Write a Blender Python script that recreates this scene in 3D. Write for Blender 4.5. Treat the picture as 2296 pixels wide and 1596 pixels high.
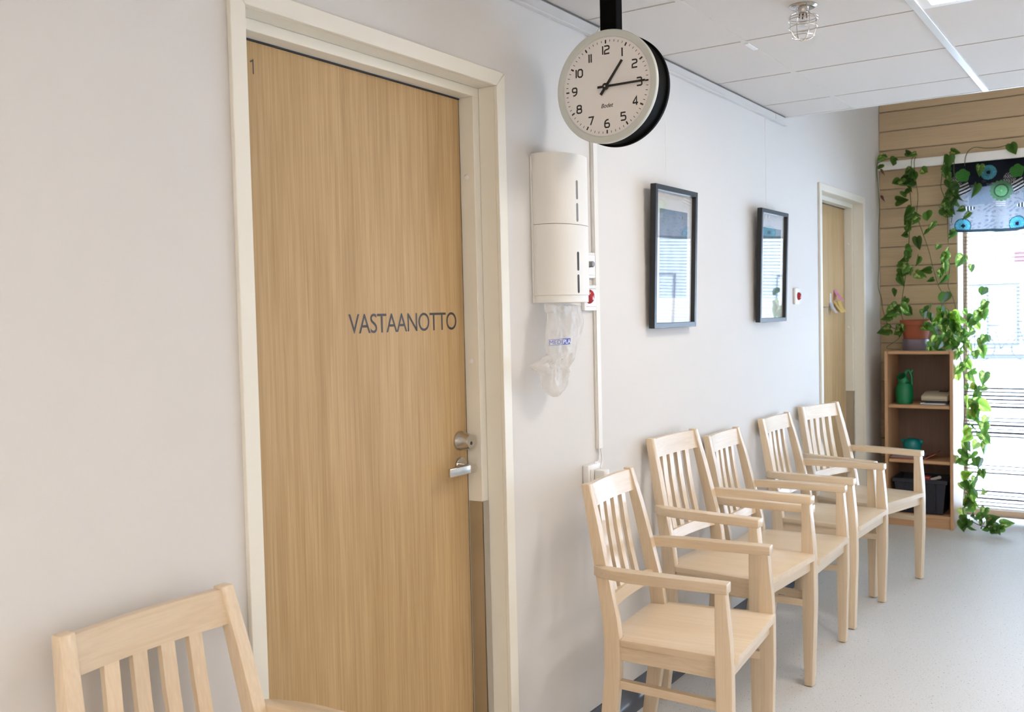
import bpy, bmesh, math, random
from mathutils import Vector, Matrix, noise
import numpy as np

random.seed(7)
for o in list(bpy.data.objects):
    bpy.data.objects.remove(o)
S = bpy.context.scene
COL = S.collection
PI = math.pi

# ------------------------------------------------------------------ camera
CAM = Vector((1.60, 0.0, 1.43))
FPX, YAW, PITCH, ROLL = 2191.27, 0.58580868, -0.04231035, -0.02356062
_f = Vector((-math.sin(YAW) * math.cos(PITCH), math.cos(YAW) * math.cos(PITCH), math.sin(PITCH)))
_r = Vector((math.cos(YAW), math.sin(YAW), 0))
_u = _r.cross(_f)
R_ = _r * math.cos(ROLL) + _u * math.sin(ROLL)
U_ = -_r * math.sin(ROLL) + _u * math.cos(ROLL)
cam_d = bpy.data.cameras.new('camera')
cam = bpy.data.objects.new('camera', cam_d)
COL.objects.link(cam)
m = Matrix((R_, U_, -_f)).transposed().to_4x4()
m.translation = CAM
cam.matrix_world = m
cam_d.sensor_width = 36.0
cam_d.lens = FPX / 2296 * 36.0
cam_d.clip_start = 0.05
cam_d.clip_end = 300
cam_d.dof.use_dof = True
cam_d.dof.focus_distance = 2.9
cam_d.dof.aperture_fstop = 7.1
S.camera = cam


def ray(px, py):
    return _f + R_ * ((px - 1148) / FPX) - U_ * ((py - 798) / FPX)


def at_y(px, py, Y):
    d = ray(px, py)
    return CAM + d * ((Y - CAM.y) / d.y)


def at_x(px, py, X):
    d = ray(px, py)
    return CAM + d * ((X - CAM.x) / d.x)


# ------------------------------------------------------------------ world, exposure
SKY = 16.5
LAMP = 20.5
BAY = 3.5  # strength of the added lights in the raised bay
w = bpy.data.worlds.new('overcast_sky')
S.world = w
w.use_nodes = True
bg = w.node_tree.nodes['Background']
bg.inputs[0].default_value = (0.66, 0.83, 1.04, 1)
bg.inputs[1].default_value = SKY
S.view_settings.view_transform = 'Standard'
S.view_settings.look = 'None'
S.view_settings.exposure = 0.07
S.view_settings.gamma = 1.0
S.view_settings.use_curve_mapping = False

WX0, WX1, WZ1 = 0.489, 4.15, 2.16         # far window opening
WY = 6.99
pl = bpy.data.lights.new('window_portal', 'AREA')
pl.shape = 'RECTANGLE'
pl.size = WX1 - WX0
pl.size_y = WZ1
pl.cycles.is_portal = True
po = bpy.data.objects.new('window_portal', pl)
COL.objects.link(po)
po.location = ((WX0 + WX1) / 2, 7.36, WZ1 / 2)
po.rotation_euler = (-PI / 2, 0, 0)
po.visible_camera = True


# ------------------------------------------------------------------ materials
MATS = {}


def lin(r, g, b):
    f = lambda c: (c / 255 / 12.92) if c / 255 <= .04045 else ((c / 255 + .055) / 1.055) ** 2.4
    return (f(r), f(g), f(b), 1)


def mat(name, col, rough=.5, metal=0, bump=0, bscale=200, var=0, vscale=6, spec=.5, emit=None, stretch=None, **kw):
    """principled + procedural noise for colour variation and fine relief"""
    M = bpy.data.materials.new(name)
    M.use_nodes = True
    nt = M.node_tree
    b = nt.nodes['Principled BSDF']
    b.inputs['Base Color'].default_value = col
    b.inputs['Roughness'].default_value = rough
    b.inputs['Metallic'].default_value = metal
    b.inputs['Specular IOR Level'].default_value = spec
    for k, v in kw.items():
        b.inputs[k].default_value = v
    if emit:
        b.inputs['Emission Color'].default_value = emit[0]
        b.inputs['Emission Strength'].default_value = emit[1]
    tc = nt.nodes.new('ShaderNodeTexCoord')
    mp = nt.nodes.new('ShaderNodeMapping')
    nt.links.new(tc.outputs['Object'], mp.inputs[0])
    if stretch:
        mp.inputs['Scale'].default_value = stretch
    if var:
        n = nt.nodes.new('ShaderNodeTexNoise')
        n.inputs['Scale'].default_value = vscale
        n.inputs['Detail'].default_value = 5
        nt.links.new(mp.outputs[0], n.inputs[0])
        cr = nt.nodes.new('ShaderNodeMix')
        cr.data_type = 'RGBA'
        cr.inputs[6].default_value = tuple(max(0, c * (1 - var)) for c in col[:3]) + (1,)
        cr.inputs[7].default_value = tuple(min(1, c * (1 + var)) for c in col[:3]) + (1,)
        nt.links.new(n.outputs[0], cr.inputs[0])
        nt.links.new(cr.outputs[2], b.inputs['Base Color'])
    if bump:
        n2 = nt.nodes.new('ShaderNodeTexNoise')
        n2.inputs['Scale'].default_value = bscale
        n2.inputs['Detail'].default_value = 3
        nt.links.new(mp.outputs[0], n2.inputs[0])
        bp = nt.nodes.new('ShaderNodeBump')
        bp.inputs['Strength'].default_value = bump
        bp.inputs['Distance'].default_value = .002
        nt.links.new(n2.outputs[0], bp.inputs['Height'])
        nt.links.new(bp.outputs[0], b.inputs['Normal'])
    MATS[name] = M
    return M


def wood(name, c1, c2, axis='z', rough=.4, fine=1.0, rand=.0, coat=0.0, spec=.5, tex='Object'):
    """streaky timber: noise stretched along the grain, random offset per piece"""
    M = bpy.data.materials.new(name)
    M.use_nodes = True
    nt = M.node_tree
    b = nt.nodes['Principled BSDF']
    b.inputs['Roughness'].default_value = rough
    b.inputs['Coat Weight'].default_value = coat
    b.inputs['Specular IOR Level'].default_value = spec
    tc = nt.nodes.new('ShaderNodeTexCoord')
    oi = nt.nodes.new('ShaderNodeObjectInfo')
    add = nt.nodes.new('ShaderNodeVectorMath')
    mul = nt.nodes.new('ShaderNodeMath')
    mul.operation = 'MULTIPLY'
    mul.inputs[1].default_value = 37.0
    nt.links.new(oi.outputs['Random'], mul.inputs[0])
    nt.links.new(tc.outputs[tex], add.inputs[0])
    nt.links.new(mul.outputs[0], add.inputs[1])

    def streak(sc_long, sc_cross, detail):
        mp = nt.nodes.new('ShaderNodeMapping')
        s = [sc_cross] * 3
        s['xyz'.index(axis)] = sc_long
        mp.inputs['Scale'].default_value = s
        nt.links.new(add.outputs[0], mp.inputs[0])
        n = nt.nodes.new('ShaderNodeTexNoise')
        n.inputs['Scale'].default_value = 1.0
        n.inputs['Detail'].default_value = detail
        n.inputs['Distortion'].default_value = .6
        nt.links.new(mp.outputs[0], n.inputs[0])
        return n
    n1 = streak(.9, 14 * fine, 4)
    n2 = streak(4.0, 190 * fine, 6)
    mx = nt.nodes.new('ShaderNodeMath')
    mx.operation = 'MULTIPLY_ADD'
    mx.inputs[1].default_value = .42
    nt.links.new(n1.outputs[0], mx.inputs[0])
    m2 = nt.nodes.new('ShaderNodeMath')
    m2.operation = 'MULTIPLY'
    m2.inputs[1].default_value = .58
    nt.links.new(n2.outputs[0], m2.inputs[0])
    nt.links.new(m2.outputs[0], mx.inputs[2])
    ra = nt.nodes.new('ShaderNodeValToRGB')
    ra.color_ramp.elements[0].position = .32
    ra.color_ramp.elements[1].position = .68
    ra.color_ramp.elements[0].color = c1
    ra.color_ramp.elements[1].color = c2
    nt.links.new(mx.outputs[0], ra.inputs[0])
    if rand:
        hs = nt.nodes.new('ShaderNodeHueSaturation')
        mr = nt.nodes.new('ShaderNodeMapRange')
        mr.inputs[3].default_value = 1 - rand
        mr.inputs[4].default_value = 1 + rand
        nt.links.new(oi.outputs['Random'], mr.inputs[0])
        nt.links.new(mr.outputs[0], hs.inputs['Value'])
        nt.links.new(ra.outputs[0], hs.inputs['Color'])
        nt.links.new(hs.outputs[0], b.inputs['Base Color'])
    else:
        nt.links.new(ra.outputs[0], b.inputs['Base Color'])
    MATS[name] = M
    return M


mat('wall_paint', (.715, .695, .675, 1), .75, bump=.10, bscale=420, var=.012, vscale=3)
mat('wall_plain', (.84, .80, .75, 1), .8, var=.02, vscale=2)
mat('frame_paint', (.83, .80, .71, 1), .42, var=.01, vscale=4)
mat('ceiling_tile', (.70, .65, .605, 1), .9, bump=.18, bscale=900, var=.012, vscale=60)
mat('groove', (.58, .53, .45, 1), .9, var=.02)
mat('white_metal', (.90, .88, .85, 1), .35, var=.008, vscale=10)
mat('rail_paint', (.70, .68, .66, 1), .5, var=.01, vscale=8)
mat('grid_metal', (.80, .81, .82, 1), .28, var=.01, vscale=8)
mat('white_plastic', (.84, .83, .81, 1), .35, var=.008, vscale=10)
mat('cream_plastic', (.80, .78, .735, 1), .5, var=.01, vscale=10)
mat('grey_plastic', (.22, .22, .22, 1), .4, var=.03, vscale=30)
mat('red_plastic', (.42, .02, .03, 1), .15, var=.02, vscale=20)
mat('chrome', (.56, .53, .49, 1), .18, 1.0, var=.01, vscale=20)
mat('steel', (.58, .56, .53, 1), .30, 1.0, var=.02, vscale=40)
mat('black_gloss', (.003, .003, .003, 1), .7, var=.1, vscale=20, spec=.06)
mat('black_frame', (.010, .011, .013, 1), .35, var=.1, vscale=40, bump=.1, bscale=200)
mat('dark_slot', (.025, .025, .022, 1), .6, var=.1, vscale=20)
mat('rubber_seal', (.03, .035, .045, 1), .6, var=.1, vscale=20)
mat('clock_rim', (.64, .66, .62, 1), .45, .0, var=.015, vscale=20)
mat('clock_dial', (.88, .85, .83, 1), .6, var=.006, vscale=10)
mat('ink', (.022, .020, .020, 1), .6, var=.1, vscale=20)
mat('door_ink', (.045, .036, .036, 1), .5, var=.08, vscale=40)
mat('blue_ink', (.028, .035, .30, 1), .5, var=.05, vscale=40)
mat('white_ink', (.8, .8, .82, 1), .5, var=.01, vscale=40)
mat('vinyl_base', (.085, .10, .13, 1), .22, var=.06, vscale=12)
mat('terracotta', (.30, .075, .035, 1), .75, var=.12, vscale=25, bump=.1)
mat('soil', (.03, .02, .014, 1), .95, var=.4, vscale=60, bump=.5, bscale=120)
mat('stem_green', (.075, .105, .03, 1), .55, var=.2, vscale=30)
mat('dry_brown', (.10, .05, .03, 1), .7, var=.2, vscale=30)
mat('can_green', (.0, .18, .065, 1), .32, var=.04, vscale=10)
mat('can_shade', (.004, .045, .018, 1), .5, var=.05, vscale=10)
mat('teal_glaze', (.0, .16, .17, 1), .12, var=.06, vscale=20)
mat('beige_plastic', (.52, .46, .34, 1), .45, var=.03, vscale=20)
mat('display_dark', (.03, .025, .025, 1), .25, var=.05, vscale=20)
mat('crate_navy', (.018, .020, .035, 1), .4, var=.06, vscale=20)
mat('paper_white', (.70, .70, .72, 1), .7, var=.02, vscale=30)
mat('paper_grey', (.28, .27, .28, 1), .6, var=.08, vscale=30)
mat('paper_red', (.34, .10, .08, 1), .6, var=.1, vscale=30)
mat('paper_pink', (.42, .22, .19, 1), .6, var=.06, vscale=30)
mat('folder_dark', (.03, .032, .04, 1), .5, var=.05, vscale=30)
mat('toy_red', (.35, .03, .03, 1), .4, var=.04, vscale=30)
mat('toy_white', (.6, .56, .52, 1), .5, var=.03, vscale=30)
mat('note_pink', (.95, .42, .66, 1), .7, var=.03, vscale=30)
mat('note_yellow', (.95, .76, .30, 1), .7, var=.03, vscale=30)
mat('window_wood', (.40, .25, .14, 1), .45, var=.08, vscale=20)
mat('mat_board', (.74, .73, .71, 1), .8, var=.006, vscale=20)
mat('snow', (.88, .90, .93, 1), .9, var=.02, vscale=1.0, bump=.3, bscale=2)
mat('facade', (.30, .30, .31, 1), .9, var=.04, vscale=.5)
mat('facade_red', (.11, .05, .05, 1), .8, var=.15, vscale=1)
mat('facade_dark', (.055, .06, .07, 1), .4, var=.1, vscale=1)
mat('bike_dark', (.05, .05, .06, 1), .5, var=.1, vscale=4)
mat('bulb_brass', (.22, .14, .09, 1), .35, .6, var=.1, vscale=60)
mat('lamp_diffuser', (.9, .9, .9, 1), .5, var=.01, emit=((1.0, .91, .82, 1), LAMP))
mat('added_bay_diffuser', (.9, .9, .9, 1), .5, var=.01, emit=((1.0, .92, .84, 1), BAY))
mat('glide', (.12, .11, .10, 1), .6, var=.05, vscale=30)
mat('cloudy_pot', (.16, .13, .17, 1), .12, var=.1, vscale=20)

wood('oak_door', (.41, .267, .118, 1), (.60, .42, .222, 1), 'z', .5, 1.0, spec=.22)
wood('birch_x', (.65, .505, .345, 1), (.76, .625, .455, 1), 'x', .30, .8, rand=.05, coat=.15)
wood('birch_y', (.65, .505, .345, 1), (.76, .625, .455, 1), 'y', .30, .8, rand=.05, coat=.15)
wood('birch_z', (.65, .505, .345, 1), (.76, .625, .455, 1), 'z', .30, .8, rand=.08, coat=.15)
wood('plank', (.51, .365, .215, 1), (.62, .46, .285, 1), 'x', .6, .7, rand=.05)
wood('beech', (.50, .29, .150, 1), (.60, .37, .205, 1), 'z', .45, .8)
wood('beech_x', (.50, .29, .150, 1), (.60, .37, .205, 1), 'x', .45, .8)
wood('shaded_back_board', (.17, .105, .075, 1), (.21, .135, .10, 1), 'z', .6, .8)  # beech back panel, darkened for the shade inside the bookcase


def floor_material():
    M = bpy.data.materials.new('speckled_vinyl')
    M.use_nodes = True
    nt = M.node_tree
    b = nt.nodes['Principled BSDF']
    b.inputs['Roughness'].default_value = .48
    b.inputs['Specular IOR Level'].default_value = .25
    tc = nt.nodes.new('ShaderNodeTexCoord')
    base = (.635, .63, .62, 1)
    prev = None
    for i, (sc, thr, col) in enumerate(((190, .65, (.46, .43, .38, 1)), (110, .70, (.28, .25, .21, 1)), (210, .64, (.70, .695, .69, 1)))):
        n = nt.nodes.new('ShaderNodeTexNoise')
        n.inputs['Scale'].default_value = sc
        n.inputs['Detail'].default_value = 1.5
        mp = nt.nodes.new('ShaderNodeMapping')
        mp.inputs['Location'].default_value = (i * 3.1, i * 1.7, 0)
        nt.links.new(tc.outputs['Object'], mp.inputs[0])
        nt.links.new(mp.outputs[0], n.inputs[0])
        r = nt.nodes.new('ShaderNodeMapRange')
        r.inputs[1].default_value = thr - .015
        r.inputs[2].default_value = thr + .015
        nt.links.new(n.outputs[0], r.inputs[0])
        x = nt.nodes.new('ShaderNodeMix')
        x.data_type = 'RGBA'
        nt.links.new(r.outputs[0], x.inputs[0])
        if prev is None:
            x.inputs[6].default_value = base
        else:
            nt.links.new(prev.outputs[2], x.inputs[6])
        x.inputs[7].default_value = col
        prev = x
    nt.links.new(prev.outputs[2], b.inputs['Base Color'])
    n = nt.nodes.new('ShaderNodeTexNoise')
    n.inputs['Scale'].default_value = 30
    nt.links.new(tc.outputs['Object'], n.inputs[0])
    bp = nt.nodes.new('ShaderNodeBump')
    bp.inputs['Strength'].default_value = .06
    bp.inputs['Distance'].default_value = .002
    nt.links.new(n.outputs[0], bp.inputs['Height'])
    nt.links.new(bp.outputs[0], b.inputs['Normal'])
    MATS['floor'] = M


floor_material()


def glass_material(name, tint=(1, 1, 1, 1), ior=1.5, rough=0.0):
    """clear pane: see-through with a Fresnel sheen, lets daylight pass"""
    M = bpy.data.materials.new(name)
    M.use_nodes = True
    nt = M.node_tree
    nt.nodes.remove(nt.nodes['Principled BSDF'])
    out = nt.nodes['Material Output']
    tr = nt.nodes.new('ShaderNodeBsdfTransparent')
    tr.inputs[0].default_value = tint
    gl = nt.nodes.new('ShaderNodeBsdfGlossy')
    gl.inputs['Roughness'].default_value = rough
    fr = nt.nodes.new('ShaderNodeFresnel')
    geo = nt.nodes.new('ShaderNodeNewGeometry')
    io = nt.nodes.new('ShaderNodeMapRange')
    io.inputs[3].default_value = ior
    io.inputs[4].default_value = 1 / ior
    nt.links.new(geo.outputs['Backfacing'], io.inputs[0])
    nt.links.new(io.outputs[0], fr.inputs[0])
    mx = nt.nodes.new('ShaderNodeMixShader')
    nt.links.new(fr.outputs[0], mx.inputs[0])
    nt.links.new(tr.outputs[0], mx.inputs[1])
    nt.links.new(gl.outputs[0], mx.inputs[2])
    nt.links.new(mx.outputs[0], out.inputs[0])
    MATS[name] = M


glass_material('clear_glass')
glass_material('picture_glass', ior=1.75)
glass_material('bulb_glass', (.9, .9, .9, 1), 1.5)


def thin_material(name, col, trans=.5, rough=.5, alpha=1.0, attr=False, rand=0, varieg=False):
    """thin sheet (leaf, fabric, film): reflects and lets light through"""
    M = bpy.data.materials.new(name)
    M.use_nodes = True
    nt = M.node_tree
    b = nt.nodes['Principled BSDF']
    out = nt.nodes['Material Output']
    b.inputs['Roughness'].default_value = rough
    tl = nt.nodes.new('ShaderNodeBsdfTranslucent')
    mx = nt.nodes.new('ShaderNodeMixShader')
    mx.inputs[0].default_value = trans
    nt.links.new(b.outputs[0], mx.inputs[1])
    nt.links.new(tl.outputs[0], mx.inputs[2])
    src = None
    if attr:
        a = nt.nodes.new('ShaderNodeAttribute')
        a.attribute_name = 'print'
        src = a.outputs['Color']
        tc = nt.nodes.new('ShaderNodeTexCoord')
        wv = nt.nodes.new('ShaderNodeTexNoise')
        mp = nt.nodes.new('ShaderNodeMapping')
        mp.inputs['Scale'].default_value = (60, 60, 700)
        nt.links.new(tc.outputs['Object'], mp.inputs[0])
        nt.links.new(mp.outputs[0], wv.inputs[0])
        wv.inputs['Scale'].default_value = 1
        hs = nt.nodes.new('ShaderNodeHueSaturation')
        mr = nt.nodes.new('ShaderNodeMapRange')
        mr.inputs[3].default_value = .7
        mr.inputs[4].default_value = 1.3
        nt.links.new(wv.outputs[0], mr.inputs[0])
        nt.links.new(mr.outputs[0], hs.inputs['Value'])
        nt.links.new(src, hs.inputs['Color'])
        src = hs.outputs[0]
    else:
        tc = nt.nodes.new('ShaderNodeTexCoord')
        n = nt.nodes.new('ShaderNodeTexNoise')
        n.inputs['Scale'].default_value = 4.2 if varieg else 6
        n.inputs['Detail'].default_value = 3
        nt.links.new(tc.outputs['Object'], n.inputs[0])
        x = nt.nodes.new('ShaderNodeMix')
        x.data_type = 'RGBA'
        ramp = nt.nodes.new('ShaderNodeMapRange')
        ramp.inputs[1].default_value = .56 if varieg else .3
        ramp.inputs[2].default_value = .66 if varieg else .7
        nt.links.new(n.outputs[0], ramp.inputs[0])
        nt.links.new(ramp.outputs[0], x.inputs[0])
        x.inputs[6].default_value = col
        x.inputs[7].default_value = (.42, .46, .16, 1) if varieg else tuple(min(1, c * 1.08) for c in col[:3]) + (1,)
        src = x.outputs[2]
        if rand:
            oi = nt.nodes.new('ShaderNodeObjectInfo')
            mr = nt.nodes.new('ShaderNodeMapRange')
            mr.inputs[3].default_value = 1 - rand
            mr.inputs[4].default_value = 1 + rand
            nt.links.new(oi.outputs['Random'], mr.inputs[0])
            hs = nt.nodes.new('ShaderNodeHueSaturation')
            nt.links.new(mr.outputs[0], hs.inputs['Value'])
            nt.links.new(src, hs.inputs['Color'])
            src = hs.outputs[0]
    nt.links.new(src, b.inputs['Base Color'])
    if varieg or rand:
        h2 = nt.nodes.new('ShaderNodeHueSaturation')
        h2.inputs['Hue'].default_value = .485
        h2.inputs['Value'].default_value = 2.3
        nt.links.new(src, h2.inputs['Color'])
        nt.links.new(h2.outputs[0], tl.inputs[0])
    else:
        nt.links.new(src, tl.inputs[0])
    last = mx
    if alpha < 1:
        tr = nt.nodes.new('ShaderNodeBsdfTransparent')
        m2 = nt.nodes.new('ShaderNodeMixShader')
        m2.inputs[0].default_value = alpha
        nt.links.new(tr.outputs[0], m2.inputs[1])
        nt.links.new(mx.outputs[0], m2.inputs[2])
        last = m2
    nt.links.new(last.outputs[0], out.inputs[0])
    MATS[name] = M


thin_material('leaf_green', (.055, .145, .025, 1), .5, .35, rand=.35)
thin_material('leaf_variegated', (.075, .185, .035, 1), .5, .35, rand=.3, varieg=True)
thin_material('leaf_pale', (.20, .38, .06, 1), .55, .4, rand=.25, varieg=True)
thin_material('printed_fabric', (1, 1, 1, 1), .55, .8, attr=True)
thin_material('plastic_film', (.80, .77, .73, 1), .5, .16, alpha=.55)
thin_material('sticky_white', (.78, .78, .84, 1), .3, .7)
mat('blind_slat', (.085, .088, .095, 1), .9, var=.01, vscale=6, spec=.0)


# ------------------------------------------------------------------ mesh helpers
def obj(name, bm, material, parent=None, smooth=False):
    me = bpy.data.meshes.new(name)
    bmesh.ops.recalc_face_normals(bm, faces=bm.faces)
    bm.to_mesh(me)
    bm.free()
    if smooth:
        for p in me.polygons:
            p.use_smooth = True
        try:
            me.set_sharp_from_angle(angle=math.radians(38))
        except Exception:
            pass
    me.materials.append(MATS[material])
    o = bpy.data.objects.new(name, me)
    COL.objects.link(o)
    if parent is not None:
        o.parent = parent
    return o


def empty(name, loc=(0, 0, 0), rz=0):
    o = bpy.data.objects.new(name, None)
    o.empty_display_size = .1
    COL.objects.link(o)
    o.location = loc
    o.rotation_euler = (0, 0, rz)
    return o


def tag(o, label=None, cat=None, group=None, kind=None):
    if label: o['label'] = label
    if cat: o['category'] = cat
    if group: o['group'] = group
    if kind: o['kind'] = kind
    return o


def struct(o, label=None):
    o['kind'] = 'structure'
    if label: o['label'] = label
    return o


def box(x0, x1, y0, y1, z0, z1, bev=0, bm=None, seg=1):
    own = bm is None
    b = bmesh.new()
    vs = [b.verts.new((x, y, z)) for z in (z0, z1) for y in (y0, y1) for x in (x0, x1)]
    for f in ((0, 1, 3, 2), (4, 6, 7, 5), (0, 4, 5, 1), (2, 3, 7, 6), (0, 2, 6, 4), (1, 5, 7, 3)):
        b.faces.new([vs[i] for i in f])
    if bev:
        bmesh.ops.bevel(b, geom=b.edges[:], offset=bev, segments=seg, affect='EDGES', profile=.5)
    if own:
        return b
    merge(bm, b)
    return bm


def merge(dst, src, mtx=None):
    mp = {}
    for v in src.verts:
        mp[v] = dst.verts.new(mtx @ v.co if mtx else v.co)
    for f in src.faces:
        try:
            dst.faces.new([mp[v] for v in f.verts])
        except ValueError:
            pass
    src.free()


def loft(sections, closed=True, caps=True, bm=None):
    """sections: list of lists of points (rings)"""
    b = bm or bmesh.new()
    rings = [[b.verts.new(p) for p in s] for s in sections]
    n = len(rings[0])
    for a, c in zip(rings, rings[1:]):
        for i in range(n if closed else n - 1):
            j = (i + 1) % n
            b.faces.new((a[i], a[j], c[j], c[i]))
    if caps and closed:
        b.faces.new(rings[0][::-1])
        b.faces.new(rings[-1])
    return b


def extrude_poly(pts, axis, a, c, bev=0, seg=2):
    """pts 2-D polygon; axis 'x': pts are (y,z); 'y': (x,z); 'z': (x,y)"""
    def P(p, t):
        return {'x': (t, p[0], p[1]), 'y': (p[0], t, p[1]), 'z': (p[0], p[1], t)}[axis]
    b = loft([[P(p, a) for p in pts], [P(p, c) for p in pts]])
    if bev:
        bmesh.ops.bevel(b, geom=b.edges[:], offset=bev, segments=seg, affect='EDGES', profile=.5, clamp_overlap=True)
    return b


def ring(c, ax, r, n=24, ref=None):
    ax = Vector(ax).normalized()
    ref = Vector(ref) if ref else (Vector((0, 0, 1)) if abs(ax.z) < .9 else Vector((1, 0, 0)))
    e1 = ax.cross(ref).normalized()
    e2 = ax.cross(e1)
    return [Vector(c) + e1 * (r * math.cos(2 * PI * i / n)) + e2 * (r * math.sin(2 * PI * i / n)) for i in range(n)]


def lathe(profile, origin=(0, 0, 0), ax=(0, 0, 1), n=28, caps=True, bm=None):
    ax = Vector(ax).normalized()
    return loft([ring(Vector(origin) + ax * t, ax, max(r, 1e-4), n) for r, t in profile], caps=caps, bm=bm)


def tube(path, r, n=6, bm=None):
    pts = [Vector(p) for p in path]
    secs = []
    ref = None
    for i, p in enumerate(pts):
        d = (pts[min(i + 1, len(pts) - 1)] - pts[max(i - 1, 0)]).normalized()
        if ref is None:
            ref = Vector((0, 0, 1)) if abs(d.z) < .9 else Vector((1, 0, 0))
        e1 = (ref - d * ref.dot(d)).normalized()
        ref = e1
        e2 = d.cross(e1)
        rr = r[i] if isinstance(r, (list, tuple)) else r
        secs.append([p + e1 * (rr * math.cos(2 * PI * k / n)) + e2 * (rr * math.sin(2 * PI * k / n)) for k in range(n)])
    return loft(secs, bm=bm)


def smooth_path(pts, sub=6):
    pts = [Vector(p) for p in pts]
    out = []
    for i in range(len(pts) - 1):
        p0, p1, p2, p3 = pts[max(i - 1, 0)], pts[i], pts[i + 1], pts[min(i + 2, len(pts) - 1)]
        for k in range(sub):
            t = k / sub
            out.append(.5 * ((2 * p1) + (p2 - p0) * t + (2 * p0 - 5 * p1 + 4 * p2 - p3) * t * t + (3 * p1 - p0 - 3 * p2 + p3) * t ** 3))
    out.append(pts[-1])
    return out


def text_mesh(s, width=None, height=None, shear=0, spacing=1.0, bold=0):
    """flat lettering as mesh in the XY plane, lower-left at the origin, scaled to fit"""
    cu = bpy.data.curves.new('lettering', 'FONT')
    cu.body = s
    cu.shear = shear
    cu.space_character = spacing
    cu.offset = bold
    cu.resolution_u = 6
    t = bpy.data.objects.new('lettering_source', cu)
    COL.objects.link(t)
    dg = bpy.context.evaluated_depsgraph_get()
    me = bpy.data.meshes.new_from_object(t.evaluated_get(dg))
    bpy.data.objects.remove(t)
    co = np.zeros(len(me.vertices) * 3)
    me.vertices.foreach_get('co', co)
    co = co.reshape(-1, 3)
    lo, hi = co.min(0), co.max(0)
    sx = width / (hi[0] - lo[0]) if width else None
    sy = height / (hi[1] - lo[1]) if height else None
    sx = sx or sy
    sy = sy or sx
    b = bmesh.new()
    b.from_mesh(me)
    bpy.data.meshes.remove(me)
    for v in b.verts:
        v.co = Vector(((v.co.x - lo[0]) * sx, (v.co.y - lo[1]) * sy, 0))
    return b


def on_plane(b, origin, ex, ey):
    """map XY mesh to a plane in space"""
    O, ex, ey = Vector(origin), Vector(ex), Vector(ey)
    for v in b.verts:
        v.co = O + ex * v.co.x + ey * v.co.y
    return b


def ribbon(pl, wd, bm, closed=False):
    """flat stroke with mitred corners"""
    P = [Vector(p) for p in pl]
    n = len(P)
    L, R = [], []
    for i in range(n):
        a = P[i - 1] if (i > 0 or closed) else None
        c = P[(i + 1) % n] if (i < n - 1 or closed) else None
        d1 = (P[i] - a).normalized() if a is not None else (c - P[i]).normalized()
        d2 = (c - P[i]).normalized() if c is not None else d1
        n1, n2 = Vector((-d1.y, d1.x)), Vector((-d2.y, d2.x))
        mt = (n1 + n2)
        mt = mt.normalized() if mt.length > 1e-6 else n1
        k = min(1 / max(mt.dot(n1), .3), 2.2) * wd / 2
        L.append(bm.verts.new((P[i].x + mt.x * k, P[i].y + mt.y * k, 0)))
        R.append(bm.verts.new((P[i].x - mt.x * k, P[i].y - mt.y * k, 0)))
    for i in range(n if closed else n - 1):
        j = (i + 1) % n
        bm.faces.new((L[i], R[i], R[j], L[j]))


# ------------------------------------------------------------------ room shell
XR, YN, YF = 4.3, -2.6, WY
CZ = 2.40
CEND = 4.975

fl = struct(obj('floor', box(-.25, XR, YN, 7.25, -.05, 0), 'floor'), 'speckled pale grey vinyl floor')

D1 = 0.0
D2 = 4.168
wb = bmesh.new()
segs = [(YN, 1.40), (2.37, 1.40 + D2), (2.37 + D2, 7.3)]
for a, c in segs:
    box(-.2, 0, a, c, 0, 3.1, bm=wb)
for d in (D1, D2):
    box(-.2, 0, 1.40 + d, 2.37 + d, 2.11, 3.1, bm=wb)
struct(obj('wall_left', wb, 'wall_paint'), 'white painted wall with two doors')
struct(obj('wall_right', box(XR, XR + .15, YN, 7.3, 0, 3.1), 'wall_plain'))
struct(obj('wall_near', box(-.2, XR + .15, YN - .15, YN, 0, 3.1), 'wall_plain'))
wf = bmesh.new()
box(-.2, WX0, WY + .02, 7.25, 0, 3.1, bm=wf)
box(WX1, XR + .15, WY + .02, 7.25, 0, 3.1, bm=wf)
box(WX0, WX1, WY + .02, 7.25, WZ1, 3.1, bm=wf)
wall_far = struct(obj('wall_far', wf, 'wall_paint'), 'end wall clad in horizontal brown timber planks')
# planks 130 mm high, joints recessed
k = 0
z = 1.174 - .1305 * 9
while z < 3.05:
    z0, z1 = max(z + .0022, 0.0), z + .1305 - .0022
    if z1 > 0:
        spans = [(0.001, WX0), (WX1, XR)] if z1 < WZ1 + .06 else [(0.001, XR)]
        for a, c in spans:
            obj('plank', box(a, c, WY, WY + .022, z0, z1, .0035), 'plank', wall_far)
    z += .1305
# coved vinyl skirting along the left wall
def skirting(y0, y1):
    prof = [(0, 0), (.045, 0), (.040, .002), (.022, .010), (.010, .024), (.005, .045), (.004, .082), (0, .084)]
    return extrude_poly([(p[0], p[1]) for p in prof], 'y', y0, y1)
sk = bmesh.new()
for a, c in ((YN, 1.378), (2.396, 1.378 + D2), (2.396 + D2, WY)):
    merge(sk, skirting(a, c))
struct(obj('baseboard_left', sk, 'vinyl_base', smooth=True), 'dark grey blue coved vinyl skirting')

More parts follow.
